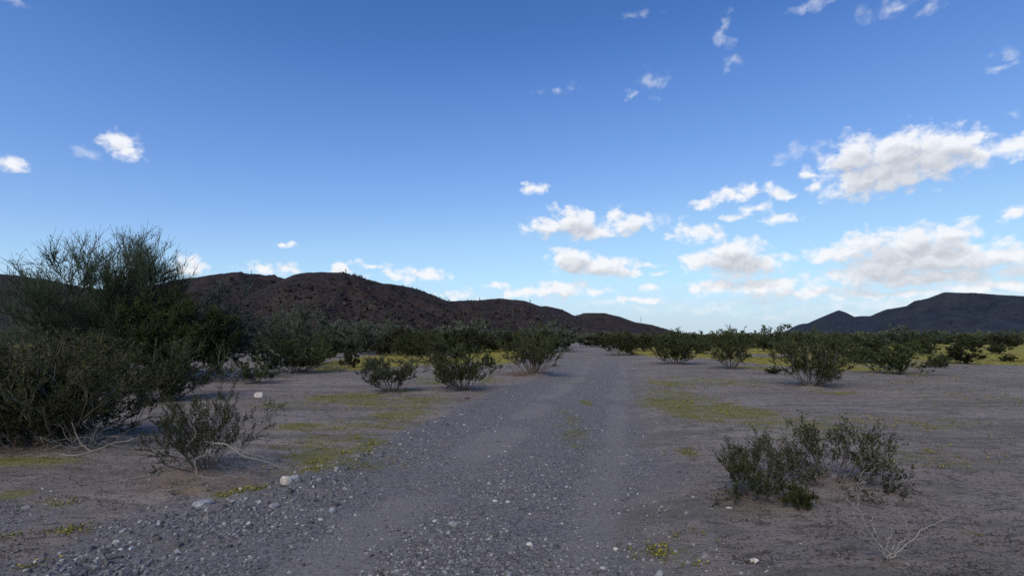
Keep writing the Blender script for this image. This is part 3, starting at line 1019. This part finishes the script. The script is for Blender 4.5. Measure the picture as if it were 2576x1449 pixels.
# --- palo verdes and the ironwood thicket
wd, h = dims(40, 500, 598, 955)
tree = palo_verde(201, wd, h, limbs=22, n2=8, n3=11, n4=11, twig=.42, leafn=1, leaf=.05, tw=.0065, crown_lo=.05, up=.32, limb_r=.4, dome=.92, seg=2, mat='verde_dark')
tag(spot(tree, 245, 955), 'big dark palo verde tree with feathery crown, tallest plant, on the left', 'tree')
wd, h = dims(455, 640, 705, 955)
tree = palo_verde(202, wd * 1.05, h, limbs=11, name='ironwood_tree', n2=9, n3=10, n4=9, twig=.24, mat='iron', leafn=3, leaf=.07, up=-.05, tw=.007, crown_lo=.05)
tag(spot(tree, 545, 950), 'grey-leaved ironwood tree drooping to the ground beside the big palo verde', 'tree')
wd, h = dims(605, 832, 762, 920)
tree = palo_verde(203, wd, h, limbs=14, n2=8, n3=9, n4=9, twig=.28, leafn=1, leaf=.06, tw=.010, crown_lo=.05, up=.35)
tag(spot(tree, 716, 918), 'rounded pale palo verde tree right of the ironwood', 'tree')
wd, h = dims(845, 965, 810, 892)
tree = palo_verde(204, wd, h, limbs=10, n2=6, n3=7, n4=6, twig=.30, leafn=1, leaf=.1, tw=.02, crown_lo=.12, up=.35)
tag(spot(tree, 905, 892), 'round palo verde tree left of the yellow flower carpet', 'tree')
wd, h = dims(-60, 100, 818, 950)
tree = palo_verde(205, wd, h, limbs=10, n2=6, n3=7, n4=7, twig=.30, leafn=1, leaf=.05, tw=.009, crown_lo=.12, up=.2)
tag(spot(tree, 0, 935), 'pale palo verde bush at the left picture edge behind dark creosote', 'tree')

wd, h = dims(330, 560, 730, 965)
tree = palo_verde(206, wd, h, limbs=12, name='mesquite_tree', n2=9, n3=9, n4=8, twig=.24, mat='creosote', leafn=3, leaf=.06, up=0, tw=.007, crown_lo=.04)
tag(spot(tree, 430, 962), 'dark mesquite thicket filling the shade between palo verde and ironwood', 'tree')
wd, h = dims(90, 330, 835, 985)
tree = palo_verde(207, wd, h, limbs=12, name='mesquite_tree', n2=8, n3=9, n4=8, twig=.24, mat='creosote_grey', leafn=2, leaf=.06, up=.05, tw=.007, crown_lo=.04)
tag(spot(tree, 190, 985), 'dusty mesquite thicket behind the broad dark creosote on the left', 'tree')

# --- shared shapes for the bushes farther off
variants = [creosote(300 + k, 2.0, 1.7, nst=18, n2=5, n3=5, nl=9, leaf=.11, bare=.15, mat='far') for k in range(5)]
pv_var = [palo_verde(320 + k, 4.2, 3.2, limbs=8, n2=5, n3=6, n4=5, twig=.32, leafn=1, leaf=.16, tw=.026, crown_lo=.1, up=.3) for k in range(2)]
used = set()


def place(proto, px, base, x0, x1, top, label, cat='bush', group=None, rz=0.0):
    wd, h = dims(x0, x1, top, base)
    o = proto if proto.name not in used else copy_tree(proto)
    used.add(proto.name)
    pw, phh = (2.0, 1.7) if proto in variants or o.name.startswith('creosote') else (4.2, 3.2)
    spot(o, px, base, rz, (wd / pw, wd / pw, h / phh))
    tag(o, label, cat, group)
    return o


MID = [
    (2172, 912, 2130, 2222, 862, 'creosote bush between the lone large one and the low spreading one'),
    (2416, 916, 2372, 2462, 866, 'rounded creosote bush near the right edge before the yellow field'),
    (2512, 891, 2490, 2540, 862, 'small dark creosote bush in the yellow field at the far right'),
    (2534, 909, 2520, 2552, 890, 'tiny bush alone in the yellow field by the right edge'),
    (1098, 918, 1075, 1130, 850, 'narrow creosote bush right behind the bright green one'),
    (965, 893, 940, 1000, 850, 'thin twiggy bush beside the round palo verde'),
    (1240, 885, 1205, 1270, 842, 'dark creosote bush on the yellow carpet left of the road'),
    (1420, 880, 1395, 1445, 842, 'creosote bush where the road vanishes, on its left'),
    (1505, 872, 1450, 1545, 838, 'creosote bush where the road vanishes, on its right'),
    (1620, 885, 1590, 1650, 838, 'creosote bush between the far road edge and the dense dark one'),
    (1770, 890, 1745, 1800, 842, 'creosote bush behind, between the dense dark and vase-shaped ones'),
    (1925, 884, 1895, 1965, 845, 'creosote bush on the yellow carpet right of the vase-shaped one'),
    (1985, 900, 1950, 2030, 838, 'creosote bush close behind the large lone one'),
    (2100, 888, 2080, 2130, 862, 'small bush right behind the large lone one'),
    (1180, 890, 1150, 1215, 850, 'creosote bush behind the bright green one beside the carpet'),
    (1290, 872, 1265, 1325, 832, 'pale creosote bush left behind the tall roadside one'),
    (1010, 895, 975, 1045, 846, 'olive bush in the row behind the lone grey-green one'),
    (1075, 890, 1045, 1110, 838, 'taller olive bush in the second row left of the carpet'),
    (1330, 868, 1300, 1370, 830, 'olive bush hidden behind the tall roadside creosote'),
    (830, 900, 800, 860, 845, 'olive bush filling in right of the rounded palo verde'),
    (1375, 888, 1350, 1410, 835, 'bush just behind the right shoulder of the tall roadside creosote'),
    (2320, 892, 2285, 2350, 852, 'bush to the right behind the low spreading creosote'),
    (2455, 880, 2425, 2490, 848, 'bush on the far side of the yellow field near the right edge'),
    (1680, 882, 1655, 1715, 836, 'bush directly behind the dense dark creosote'),
    (1870, 878, 1845, 1900, 834, 'bush directly behind the vase-shaped creosote'),
    (2200, 884, 2170, 2235, 846, 'bush left of the taller tree in the scrub line'),
    (1225, 925, 1205, 1250, 895, 'knee-high bush beside the right flank of the bright green creosote'),
    (935, 930, 915, 958, 898, 'low bush on the carpet edge left of the lone grey-green creosote'),
    (1150, 905, 1130, 1175, 872, 'small bush peeking over the bright green creosote'),
    (2360, 925, 2340, 2385, 900, 'low bush between the spreading and the rounded creosote on the right'),
    (1945, 940, 1928, 1965, 918, 'ankle-high bush left of the large lone creosote'),
    (880, 925, 855, 905, 880, 'low dead-looking bush by the dark creosote edge'),
    (1130, 880, 1100, 1165, 840, 'pale bush in the row left of the yellow carpet'),
]
for k, (px, base, x0, x1, top, lab) in enumerate(MID):
    place(variants[k % 5], px, base, x0, x1, top, lab, rz=k * 1.3)
place(pv_var[0], 2252, 880, 2195, 2290, 818, 'taller tree standing up from the scrub line on the right', 'tree')
place(pv_var[1], 1848, 862, 1815, 1880, 828, 'tree poking above the scrub horizon right of the road', 'tree', rz=1)
place(pv_var[0], 1912, 860, 1895, 1935, 832, 'small tree on the scrub horizon next to the taller poking one', 'tree', rz=2)
place(pv_var[1], 2350, 872, 2300, 2400, 832, 'pale tree right of the taller tree in the scrub line', 'tree', rz=3)

# scrub belt: rows of look-alikes receding to the foot of the hills
rb = random.Random(8)
BELT_L = 'olive scrub bush in the crowded left belt '
BELT_R = 'olive scrub bush in the dark right belt '
PV_L = 'pale green palo verde in the crowded left belt '
cnt = 0
for k in range(330):
    if k < 210:
        px = rb.uniform(560, 1480)
        base = 862 + rb.random() ** 1.7 * 28
    else:
        px = rb.uniform(1560, 2600)
        base = 861 + rb.random() ** 1.6 * 15
    g_ = G(px, base)
    u = float(road_u(np.array([g_[0]]), np.array([g_[1]]))[0])
    if g_[1] < 120 and -.35 < u < 1.35:
        continue
    hh = rb.uniform(1.5, 2.8) if k < 210 else rb.uniform(1.6, 2.6)
    wdt = hh * rb.uniform(1.1, 1.9)
    tree_ = k < 210 and rb.random() < .3 or k >= 210 and rb.random() < .06
    pr = rb.choice(pv_var if tree_ else variants)
    o = copy_tree(pr)
    if tree_:
        hh *= 1.45
        s = (wdt * 1.4 / 4.2, wdt * 1.4 / 4.2, hh / 3.2)
    else:
        s = (wdt / 2.0, wdt / 2.0, hh / 1.7)
    o.location = (g_[0], g_[1], hz(*g_) - .05)
    o.rotation_euler = (0, 0, rb.uniform(0, 6.28))
    o.scale = s
    zone = ('below the left back ridge' if px < 700 else 'below the steep main hill' if px < 1000 else 'below the second reddish hill' if px < 1300 else 'near the vanishing road') if k < 210 else ('under the low gap in the skyline' if px < 1950 else 'below the dark mesa peak' if px < 2250 else 'below the flat mesa top')
    if k < 210:
        tag(o, (PV_L if tree_ else BELT_L) + zone, 'tree' if tree_ else 'bush', ('palo verdes ' if tree_ else 'scrub bushes ') + zone)
    else:
        tag(o, ('small tree rising from the dark right belt ' if tree_ else BELT_R) + zone, 'tree' if tree_ else 'bush', ('trees ' if tree_ else 'scrub bushes ') + zone)

# beyond counting: the scrub that closes the plain
rng = np.random.default_rng(77)
mb = MB()
NB = 2600
pa = rng.uniform(math.radians(-58), math.radians(58), NB)
pr_ = 150 * (900 / 150) ** rng.uniform(0, 1, NB)
bh = rng.uniform(1.8, 3.6, NB)
nl = 26
cxy = np.stack([pr_ * np.sin(pa), pr_ * np.cos(pa)], -1)
cz = height(cxy[:, 0], cxy[:, 1])
q = norm(rng.normal(0, 1, (NB, nl, 3))) * rng.uniform(.5, 1, (NB, nl, 1)) * np.stack([bh * .9, bh * .9, bh * .5], -1)[:, None, :]
pp = q + np.concatenate([cxy, (cz + bh * .55)[:, None]], 1)[:, None, :]
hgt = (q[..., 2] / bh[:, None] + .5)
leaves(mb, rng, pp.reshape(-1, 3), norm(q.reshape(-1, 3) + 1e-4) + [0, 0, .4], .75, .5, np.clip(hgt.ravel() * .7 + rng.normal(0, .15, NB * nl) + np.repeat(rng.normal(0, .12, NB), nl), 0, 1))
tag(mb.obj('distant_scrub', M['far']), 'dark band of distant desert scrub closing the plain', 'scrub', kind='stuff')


# --- saguaros
def saguaro(h, arms, seed):
    rng = np.random.default_rng(seed)
    root = empty('saguaro_cactus')
    m = MB()
    z = np.linspace(-.1, h, 12)
    pts = np.stack([rng.normal(0, .02, 12).cumsum() * .3, np.zeros(12), z], -1)[None]
    tubes(m, pts, np.array([.26]), np.array([.20]), 10, .5)
    tubes(m, np.array([[pts[0, -1], pts[0, -1] + [0, 0, .12], pts[0, -1] + [0, 0, .18]]]), np.array([.20]), np.array([.02]), 10, .5)
    parts = [('trunk', m, M['cactus'], None, True)]
    for a in range(arms):
        s = 1 if a % 2 else -1
        z0 = h * rng.uniform(.4, .6)
        L = h * rng.uniform(.2, .38)
        am = MB()
        k = np.array([[s * .1, 0, z0], [s * .4, .05, z0 + .02], [s * .58, .08, z0 + .2], [s * .62, .08, z0 + .5], [s * .62, .08, z0 + .5 + L], [s * .62, .08, z0 + .6 + L]])[None]
        tubes(am, k, np.array([.15]), np.array([.12]), 8, .5)
        parts.append(('arm', am, M['cactus'], None, False))
    for name, mb, mat, par, _ in parts:
        mb.obj(name, mat, root)
    return root


def on_hill(az_, S_, frac):
    n1, n2, _ = S_.shape
    a = np.arctan2(S_[n1 // 2, :, 0], S_[n1 // 2, :, 1])
    c_ = int(np.argmin(np.abs(a - az_)))
    colz = S_[:, c_]
    top = int(np.argmax(colz[:, 2] / np.hypot(colz[:, 0], colz[:, 1])))
    return colz[int(top * frac)]


for k, (px, hi, frac, h, arms, lab) in enumerate([
        (1612, 4, 1.0, 8.0, 0, 'lone saguaro spike on the last low ridge before the gap'),
        (1205, 2, 1.0, 2.6, 0, 'short cactus on the saddle between the two dark hills'),
        (1333, 2, 1.0, 2.8, 1, 'small cactus on the reddish second hill crest'),
        (868, 1, 1.0, 3.0, 1, 'cactus silhouette on the crest of the main hill'),
        (1155, 1, .8, 7.0, 0, 'slender saguaro on the right slope of the main hill'),
        (1290, 2, .45, 7.0, 1, 'pale saguaro on the lower slope of the second hill'),
        (1093, 1, .9, 4.0, 0, 'saguaro on the falling right shoulder of the main hill'),
        (628, 0, 1.0, 3.8, 0, 'saguaro on the back ridge above the ironwood')]):
    s = saguaro(h, arms, 500 + k)
    p = on_hill(azel(px, 800)[0], hills[hi], frac)
    s.location = (p[0], p[1], p[2] - .3)
    tag(s, lab, 'cactus')
for k, (px, base, top, lab, arms) in enumerate([(812, 872, 797, 'saguaro with arms behind the rounded palo verde', 3), (1400, 866, 822, 'saguaro in the scrub belt left of the vanishing road', 0)]):
    d_ = G(px, base)[1]
    h = (HZ - top) / F0 * d_ + CAM_H
    s = saguaro(h, arms, 520 + k)
    g_ = G(px, base)
    s.location = (g_[0], g_[1], hz(*g_))
    tag(s, lab, 'cactus')

# ------------------------------------------------------------------ dead wood, traced as crooked branches in depth
def to3(px, py, depth):
    d_ = ray(px, py)
    t_ = depth / d_[1]
    return np.array([d_[0] * t_, depth, CAM_H + d_[2] * t_])


def resample(pts, n, rng, jit):
    pts = np.asarray(pts, float)
    s = np.concatenate([[0], np.cumsum(np.linalg.norm(np.diff(pts, axis=0), axis=1))])
    k = np.linspace(0, s[-1], n)
    o = np.stack([np.interp(k, s, pts[:, c_]) for c_ in range(3)], -1)
    o[1:-1] += rng.normal(0, jit, (n - 2, 3))
    return o


rng = np.random.default_rng(31)


def branch(path, conv, depth0, slope, r0, r1, mat, parent, origin, twigs=0, name='branch'):
    pts = []
    for k, (zx, zy) in enumerate(path):
        px, py = conv(zx, zy)
        dd = depth0 + slope * k / max(1, len(path) - 1)
        pts.append(to3(px, py, dd) - origin)
    p = resample(pts, 18, rng, .006)
    g_ = height(p[:, 0] + origin[0], p[:, 1] + origin[1]) - origin[2]
    p[:, 2] = np.maximum(p[:, 2], g_ + .004)
    mb = MB()
    tubes(mb, p[None], np.array([r0]), np.array([r1]), 6, rng.uniform(.4, .9))
    if twigs:
        q, d, ix, _ = children(rng, p[None], twigs, .3, 1, .9)
        tw = grow(rng, q, d, rng.uniform(.04, .2, len(q)), 5, .3, .03)
        tubes(mb, tw, np.full(len(q), r1 * .8), np.full(len(q), r1 * .3), 4, .6)
    return mb.obj(name, M[mat], parent)


g_ = G(2235, 1418)
org = np.array([g_[0], g_[1], hz(*g_) - .01])
bare = empty('bare_shrub', tuple(org))
tag(bare, 'leafless dead shrub with thin pale branches at the lower right', 'shrub')
cv = lambda x, y: (1631.5 + .3667 * x, 944.6 + .3667 * y)
for path, sl, r in [
        ([(1640, 1265), (1580, 1150), (1500, 1040), (1440, 940), (1400, 880), (1355, 835)], .10, .0065),
        ([(1500, 1040), (1436, 900), (1442, 850), (1462, 805), (1435, 760), (1430, 720), (1465, 660), (1495, 640)], .12, .0045),
        ([(1640, 1265), (1560, 1180), (1470, 1080), (1400, 1020), (1330, 970)], -.14, .005),
        ([(1640, 1255), (1590, 1140), (1540, 1030), (1520, 990), (1555, 960), (1545, 930)], -.08, .0045),
        ([(1648, 1255), (1640, 1140), (1660, 1080), (1665, 1020)], .18, .004),
        ([(1655, 1240), (1690, 1130), (1720, 1080), (1735, 1050)], -.16, .0065),
        ([(1655, 1245), (1740, 1130), (1780, 1110), (1770, 1020), (1735, 930)], .05, .005),
        ([(1655, 1250), (1780, 1140), (1850, 1080), (1930, 1030), (2030, 985)], .16, .0055),
        ([(1780, 1140), (1900, 1100), (2000, 1102), (2100, 1100)], .2, .0035),
        ([(1430, 780), (1440, 750), (1495, 700)], .05, .0025),
        ([(1440, 1000), (1400, 960), (1440, 940)], -.1, .003),
        ([(1700, 1225), (1740, 1240), (1780, 1256)], -.02, .003)]:
    branch(path, cv, g_[1], sl, r * .85, r * .35, 'bare', bare, org, twigs=4)

# dead branches thrown round the left creosote
cv2 = lambda x, y: (.3833 * x, 893.1 + .3833 * y)
LD = [
    ([(400, 650), (520, 655), (600, 637), (680, 600), (740, 575), (850, 560), (900, 540), (1020, 538), (1100, 560), (1170, 580)], 6.9, -.3, .011, 'long bleached dead branch reaching left out of the sparse creosote'),
    ([(600, 635), (540, 590), (500, 520), (470, 440)], 6.9, .3, .007, 'bleached forked stick standing up left of the sparse creosote'),
    ([(1225, 595), (1280, 540), (1285, 500), (1240, 440), (1250, 390)], 5.9, .05, .007, 'crooked pale twig upright before the sparse creosote'),
    ([(1290, 780), (1280, 690), (1340, 650), (1390, 620), (1400, 580), (1340, 565)], 5.85, -.1, .009, 'zigzag bleached branch in front of the sparse creosote stems'),
    ([(1400, 580), (1480, 580), (1540, 620), (1600, 670), (1680, 680), (1780, 700), (1840, 740)], 5.8, -.15, .010, 'pale arching branch hanging right of the sparse creosote'),
    ([(1540, 600), (1600, 640), (1700, 660), (1790, 690)], 5.95, -.1, .008, 'second pale arching branch just above the first on the right'),
    ([(1290, 790), (1400, 810), (1500, 790), (1600, 800), (1750, 805)], 5.7, .0, .008, 'level pale branch lying right under the sparse creosote'),
    ([(1010, 895), (1130, 880), (1220, 870), (1275, 847)], 5.35, .1, .009, 'bleached stick lying on the ground beside the burrow'),
    ([(1340, 650), (1410, 660), (1420, 700)], 5.8, -.1, .005, 'short curved twig below the zigzag branch'),
    ([(1560, 830), (1640, 750), (1680, 690)], 5.7, .1, .005, 'thin twig slanting up under the arching branch'),
    ([(820, 790), (900, 740), (1000, 715), (1180, 715)], 6.1, -.1, .006, 'low grey branch trailing left from the sparse creosote'),
    ([(900, 840), (950, 790), (1040, 760), (1150, 740)], 5.9, -.1, .005, 'second low grey branch trailing left nearer the burrow'),
    ([(460, 800), (490, 740), (560, 700), (700, 720), (780, 760)], 6.2, -.3, .004, 'thin dark hooped twig on the gravel at left'),
    ([(1640, 920), (1720, 925), (1800, 910)], 5.2, .1, .005, 'small pale stick next to the pale stone pair'),
]
for path, dep, sl, r, lab in LD:
    b0 = to3(*cv2(*path[0]), dep)
    org = np.array([b0[0], b0[1], hz(b0[0], b0[1])])
    e_ = empty('dead_branch', tuple(org))
    tag(e_, lab, 'branch')
    branch(path, cv2, dep, sl, r * .85, r * .3, 'dead', e_, org, twigs=0, name='limb')
    q = rng.integers(1e6)
    # side twigs as their own piece
    branch(path, cv2, dep, sl, r * .3, r * .2, 'dead', e_, org, twigs=14, name='twigs')


def tangle(px, py, wdt, h, n, mat, label, seed, r=.006, droop=0.0, name='dead_brush'):
    rng = np.random.default_rng(seed)
    g_ = G(px, py)
    root = empty(name, (g_[0], g_[1], hz(*g_)))
    ph = rng.uniform(0, 2 * np.pi, n)
    ro = np.sqrt(rng.uniform(0, 1, n)) * wdt * .4
    p0 = np.stack([ro * np.cos(ph), ro * np.sin(ph) * .6, rng.uniform(0, h * .5, n)], -1)
    d = rng.normal(0, 1, (n, 3)) * [1, .7, .35] + [0, 0, .15]
    br = grow(rng, p0, d, wdt * rng.uniform(.2, .5, n), 8, .25, droop)
    br[..., 2] = np.abs(br[..., 2]) * .8 + .01
    m = MB()
    tubes(m, br, np.full(n, r), np.full(n, r * .4), 4, rng.uniform(.2, .9, n))
    m.obj('branches', M[mat], root)
    q, dd, ix, _ = children(rng, br, 4, .2, 1, .9)
    tw = grow(rng, q, dd, wdt * .1 * rng.uniform(.5, 1.3, len(q)), 4, .25, .02)
    tw[..., 2] = np.abs(tw[..., 2]) + .005
    m = MB()
    tubes(m, tw, np.full(len(q), r * .4), np.full(len(q), r * .18), 3, .6)
    tag(m.obj('twigs', M[mat], root), kind='stuff')
    return tag(root, label, 'dead brush')


tangle(205, 1140, 1.3, .4, 34, 'dead', 'tangle of bleached dead brush under the broad dark creosote', 41, .006)
tangle(60, 1150, .9, .3, 20, 'deadbrown', 'small heap of brown dead brush at the left edge', 42, .005)
tangle(830, 935, 2.2, .7, 34, 'dead', 'grey dead brush at the right foot of the dark creosote', 43, .01)
tangle(700, 950, 2.0, .4, 24, 'dead', 'low dead sticks below the rounded palo verde', 44, .01)
tangle(1330, 948, 1.8, .35, 26, 'deadbrown', 'fallen brown sticks under the tall roadside creosote', 45, .012)
tangle(560, 962, 1.8, .5, 24, 'dead', 'dead sticks at the foot of the ironwood', 46, .008)
o = tangle(130, 1000, 4.0, 2.6, 110, 'deadbrown', 'brown dead thicket standing before the dusty mesquite on the left', 47, .010, .06)


# ------------------------------------------------------------------ stones
def ico(sub=2):
    t_ = (1 + 5 ** .5) / 2
    v = [(-1, t_, 0), (1, t_, 0), (-1, -t_, 0), (1, -t_, 0), (0, -1, t_), (0, 1, t_), (0, -1, -t_), (0, 1, -t_), (t_, 0, -1), (t_, 0, 1), (-t_, 0, -1), (-t_, 0, 1)]
    f = [(0, 11, 5), (0, 5, 1), (0, 1, 7), (0, 7, 10), (0, 10, 11), (1, 5, 9), (5, 11, 4), (11, 10, 2), (10, 7, 6), (7, 1, 8), (3, 9, 4), (3, 4, 2), (3, 2, 6), (3, 6, 8), (3, 8, 9), (4, 9, 5), (2, 4, 11), (6, 2, 10), (8, 6, 7), (9, 8, 1)]
    v = [np.array(x, float) / np.linalg.norm(x) for x in v]
    for _ in range(sub):
        c, nf = {}, []

        def mid(a, b):
            k = (min(a, b), max(a, b))
            if k not in c:
                m_ = v[a] + v[b]
                v.append(m_ / np.linalg.norm(m_))
                c[k] = len(v) - 1
            return c[k]
        for a, b, d in f:
            x, y, z = mid(a, b), mid(b, d), mid(d, a)
            nf += [(a, x, z), (b, y, x), (d, z, y), (x, y, z)]
        f = nf
    return np.array(v), np.array(f)


ICO2, ICO1 = ico(2), ico(1)


def boulder_mesh(rng, sx, sy, sz, sub=2, cuts=9):
    v, f = (ICO2 if sub == 2 else ICO1)
    v = v.copy()
    for _ in range(cuts):                                   # facets, as if broken off
        n = norm(rng.normal(0, 1, 3))
        d = rng.uniform(.55, .9)
        k = v @ n - d
        v -= np.clip(k, 0, None)[:, None] * n * .9
    v *= 1 + rng.normal(0, .02, (len(v), 1))
    return v * np.array([sx, sy, sz]), f


def rock(px, py, wpx, hpx, mat, label, seed, group=None, tone=.5, sub=2):
    rng = np.random.default_rng(seed)
    g_ = G(px, py)
    wdm, hm = wpx / F0 * g_[1] / 2, hpx / F0 * g_[1] / 2
    v, f = boulder_mesh(rng, wdm * 1.1, wdm * .85, hm * 1.25, sub)
    mb = MB().add(v, tris=f, tone=tone)
    o = mb.obj('stone', M[mat])
    o.location = (g_[0], g_[1], hz(*g_) + hm * .45)
    o.rotation_euler = (0, 0, rng.uniform(-.5, .5))
    return tag(o, label, 'stone', group)


rock(719, 1228, 28, 26, 'whitestone', 'pale orange-white stone, left one of the pair on the road berm', 1)
rock(741, 1224, 22, 22, 'greystone', 'light grey stone, right one of the pair on the road berm', 2)
rock(652, 1000, 26, 17, 'whitestone', 'pale stone half hidden behind the sparse creosote', 3)
rock(506, 1288, 48, 16, 'greystone', 'long flat grey slab in the berm below the burrow', 4)
rock(604, 1241, 10, 9, 'whitestone', 'small round white stone right of the burrow', 5)
rock(1175, 1003, 14, 6, 'redstone', 'dark red flat stone left of the gravel', 6)
rock(836, 1277, 16, 14, 'greystone', 'pale angular stone on the left part of the gravel road', 7)
rock(1140, 1317, 22, 14, 'greystone', 'wide grey stone in the middle of the gravel road', 8)
rock(1332, 1365, 16, 10, 'whitestone', 'flat white stone in the lower middle of the road', 9)
rock(1548, 1362, 12, 8, 'whitestone', 'small pale stone by the right wheel track', 10)
rock(1658, 1432, 20, 18, 'greystone', 'blocky grey stone at the bottom right road edge', 11)
rock(1898, 1412, 22, 12, 'whitestone', 'pale chipped stone on the sand right of the road edge', 12)
rock(1835, 1285, 16, 6, 'whitestone', 'thin pale chip at the foot of the nearest right bush', 13)
rock(2175, 1228, 14, 6, 'whitestone', 'pale flake at the foot of the wide right bush', 14)

# larger loose stones of the road: look-alikes
rng = np.random.default_rng(90)
kk = 0
for k in range(400):
    py = 1010 + 440 * rng.random() ** .8
    px = rng.uniform(0, 1900)
    g_ = G(px, py)
    u = float(road_u(np.array([g_[0]]), np.array([g_[1]]))[0])
    if not (-.15 < u < 1.05) or rng.random() > (.9 if u < .35 else .45):
        continue
    s = rng.uniform(.02, .046) * F0 / g_[1]
    zn = 'on the stony left berm' if u < .22 else 'in the smoother left wheel track' if u < .5 else 'on the middle gravel ridge' if u < .76 else 'along the right road edge'
    rock(px, py, s, s * rng.uniform(.5, .8), 'stone', 'loose grey stone among the gravel ' + zn, 1000 + k, 'loose stones ' + zn, float(np.clip(rng.normal(.42, .14), .1, .7)), 1)
    kk += 1
    if kk >= 130:
        break

# gravel: beyond counting
N = 190000
r_ = 1 / rng.uniform(1 / 60, 1 / 2.4, N)
a_ = rng.uniform(math.radians(-52), math.radians(40), N)
x, y = r_ * np.sin(a_), r_ * np.cos(a_)
gf = gravel_field(x, y) * (1 - .8 * track_field(x, y)) * np.clip(.62 + fbm(x * 1.1, y * 1.1, 3, 14) * 1.5, .08, 1)
gf = np.maximum(gf, .02)
k = rng.random(N) < gf * .62
x, y, r_ = x[k], y[k], r_[k]
n = min(len(x), 52000)
x, y, r_ = x[:n], y[:n], r_[:n]
u = road_u(x, y)
size = np.clip(rng.lognormal(math.log(.0105), .5, n), .004, .05) * (1 + .7 * np.exp(-((u - .05) / .12) ** 2))
size = np.maximum(size, r_ * .0013)
p = np.stack([x, y, height(x, y) + size * .12], -1)
mb = MB()
stone_cloud(mb, rng, p, size, np.clip(rng.beta(1.5, 2.6, n) + (rng.random(n) < .02) * .3, 0, .9), .6)
tag(mb.obj('gravel', M['stone']), 'loose grey gravel covering the desert road', 'gravel', kind='stuff')

# ground cover: tiny plants and yellow flowers in patches
N = 130000
r_ = 1 / rng.uniform(1 / 70, 1 / 2.4, N)
a_ = rng.uniform(math.radians(-52), math.radians(52), N)
x, y = r_ * np.sin(a_), r_ * np.cos(a_)
f = field(x, y, PG) * np.clip(.35 + fbm(x * 2.2, y * 2.2, 4, 44) * 2.2, 0, 1) + field(x, y, PY) * .8
k = rng.random(N) < f * .95
x, y, r_ = x[k], y[k], r_[k]
n = len(x)
nl = 6
s = np.maximum(.020 * rng.uniform(.6, 1.4, n), r_ * .0022)
base = np.stack([x, y, height(x, y)], -1)
ph = rng.uniform(0, 2 * np.pi, (n, nl))
off = np.stack([np.cos(ph), np.sin(ph), rng.uniform(.15, .9, (n, nl))], -1)
pp = base[:, None, :] + off * s[:, None, None] * rng.uniform(.2, 1.6, (n, nl, 1))
mb = MB()
leaves(mb, rng, pp.reshape(-1, 3), off.reshape(-1, 3), np.repeat(s, nl) * 1.0, np.repeat(s, nl) * .55, np.clip(rng.normal(.5, .25, n * nl), 0, 1))
tag(mb.obj('ground_cover', M['groundcover']), 'low green desert ground cover in patches', 'ground cover', kind='stuff')
kf = rng.random(n) < .45
bf = base[kf]
sf = s[kf]
bf = np.repeat(bf, 3, 0) + rng.normal(0, 1, (len(bf) * 3, 3)) * np.repeat(sf, 3)[:, None] * [1.2, 1.2, .15] + np.stack([np.zeros(len(bf) * 3), np.zeros(len(bf) * 3), np.repeat(sf, 3) * 1.3], -1)
mb = MB()
leaves(mb, rng, bf, rng.normal(0, 1, bf.shape) * [1, 1, .3], np.repeat(sf, 3) * .55, np.repeat(sf, 3) * .5, np.full(len(bf), .5))
tag(mb.obj('yellow_flowers', M['petal']), 'tiny yellow flowers over the ground cover', 'flowers', kind='stuff')

# dry tufts and litter on the open flat
N = 70000
r_ = 1 / rng.uniform(1 / 40, 1 / 2.6, N)
a_ = rng.uniform(math.radians(-50), math.radians(52), N)
x, y = r_ * np.sin(a_), r_ * np.cos(a_)
u = road_u(x, y)
f = ((u > 1.05) | (u < -.1)) * np.clip(.25 + fbm(x * 1.6, y * 3.0, 4, 61) * 1.8, 0, 1)
k = rng.random(N) < f
ba = np.repeat(np.array([q for q in BUSH_AT if q[1] < 60]), 90, 0)
ba = ba + rng.normal(0, 1, ba.shape) * np.clip(.25 + ba[:, 1:2] * .02, .25, .8)
x, y = np.concatenate([x[k], ba[:, 0]]), np.concatenate([y[k], ba[:, 1]])
r_ = np.hypot(x, y)
n = len(x)
nl = 3
s = np.maximum(.016 * rng.uniform(.6, 1.8, n), r_ * .0016)
pp = np.repeat(np.stack([x, y, height(x, y) + s * .1], -1), nl, 0) + rng.normal(0, 1, (n * nl, 3)) * np.repeat(s, nl)[:, None] * [1.6, .8, .1]
mb = MB()
leaves(mb, rng, pp, rng.normal(0, 1, pp.shape) * [1, .6, .25] + [0, 0, .25], np.repeat(s, nl) * 1.4, np.repeat(s, nl) * .3, rng.uniform(0, 1, n * nl))
tag(mb.obj('dry_litter', M['litter']), 'dry litter and tiny tufts over the sandy flat', 'litter', kind='stuff')
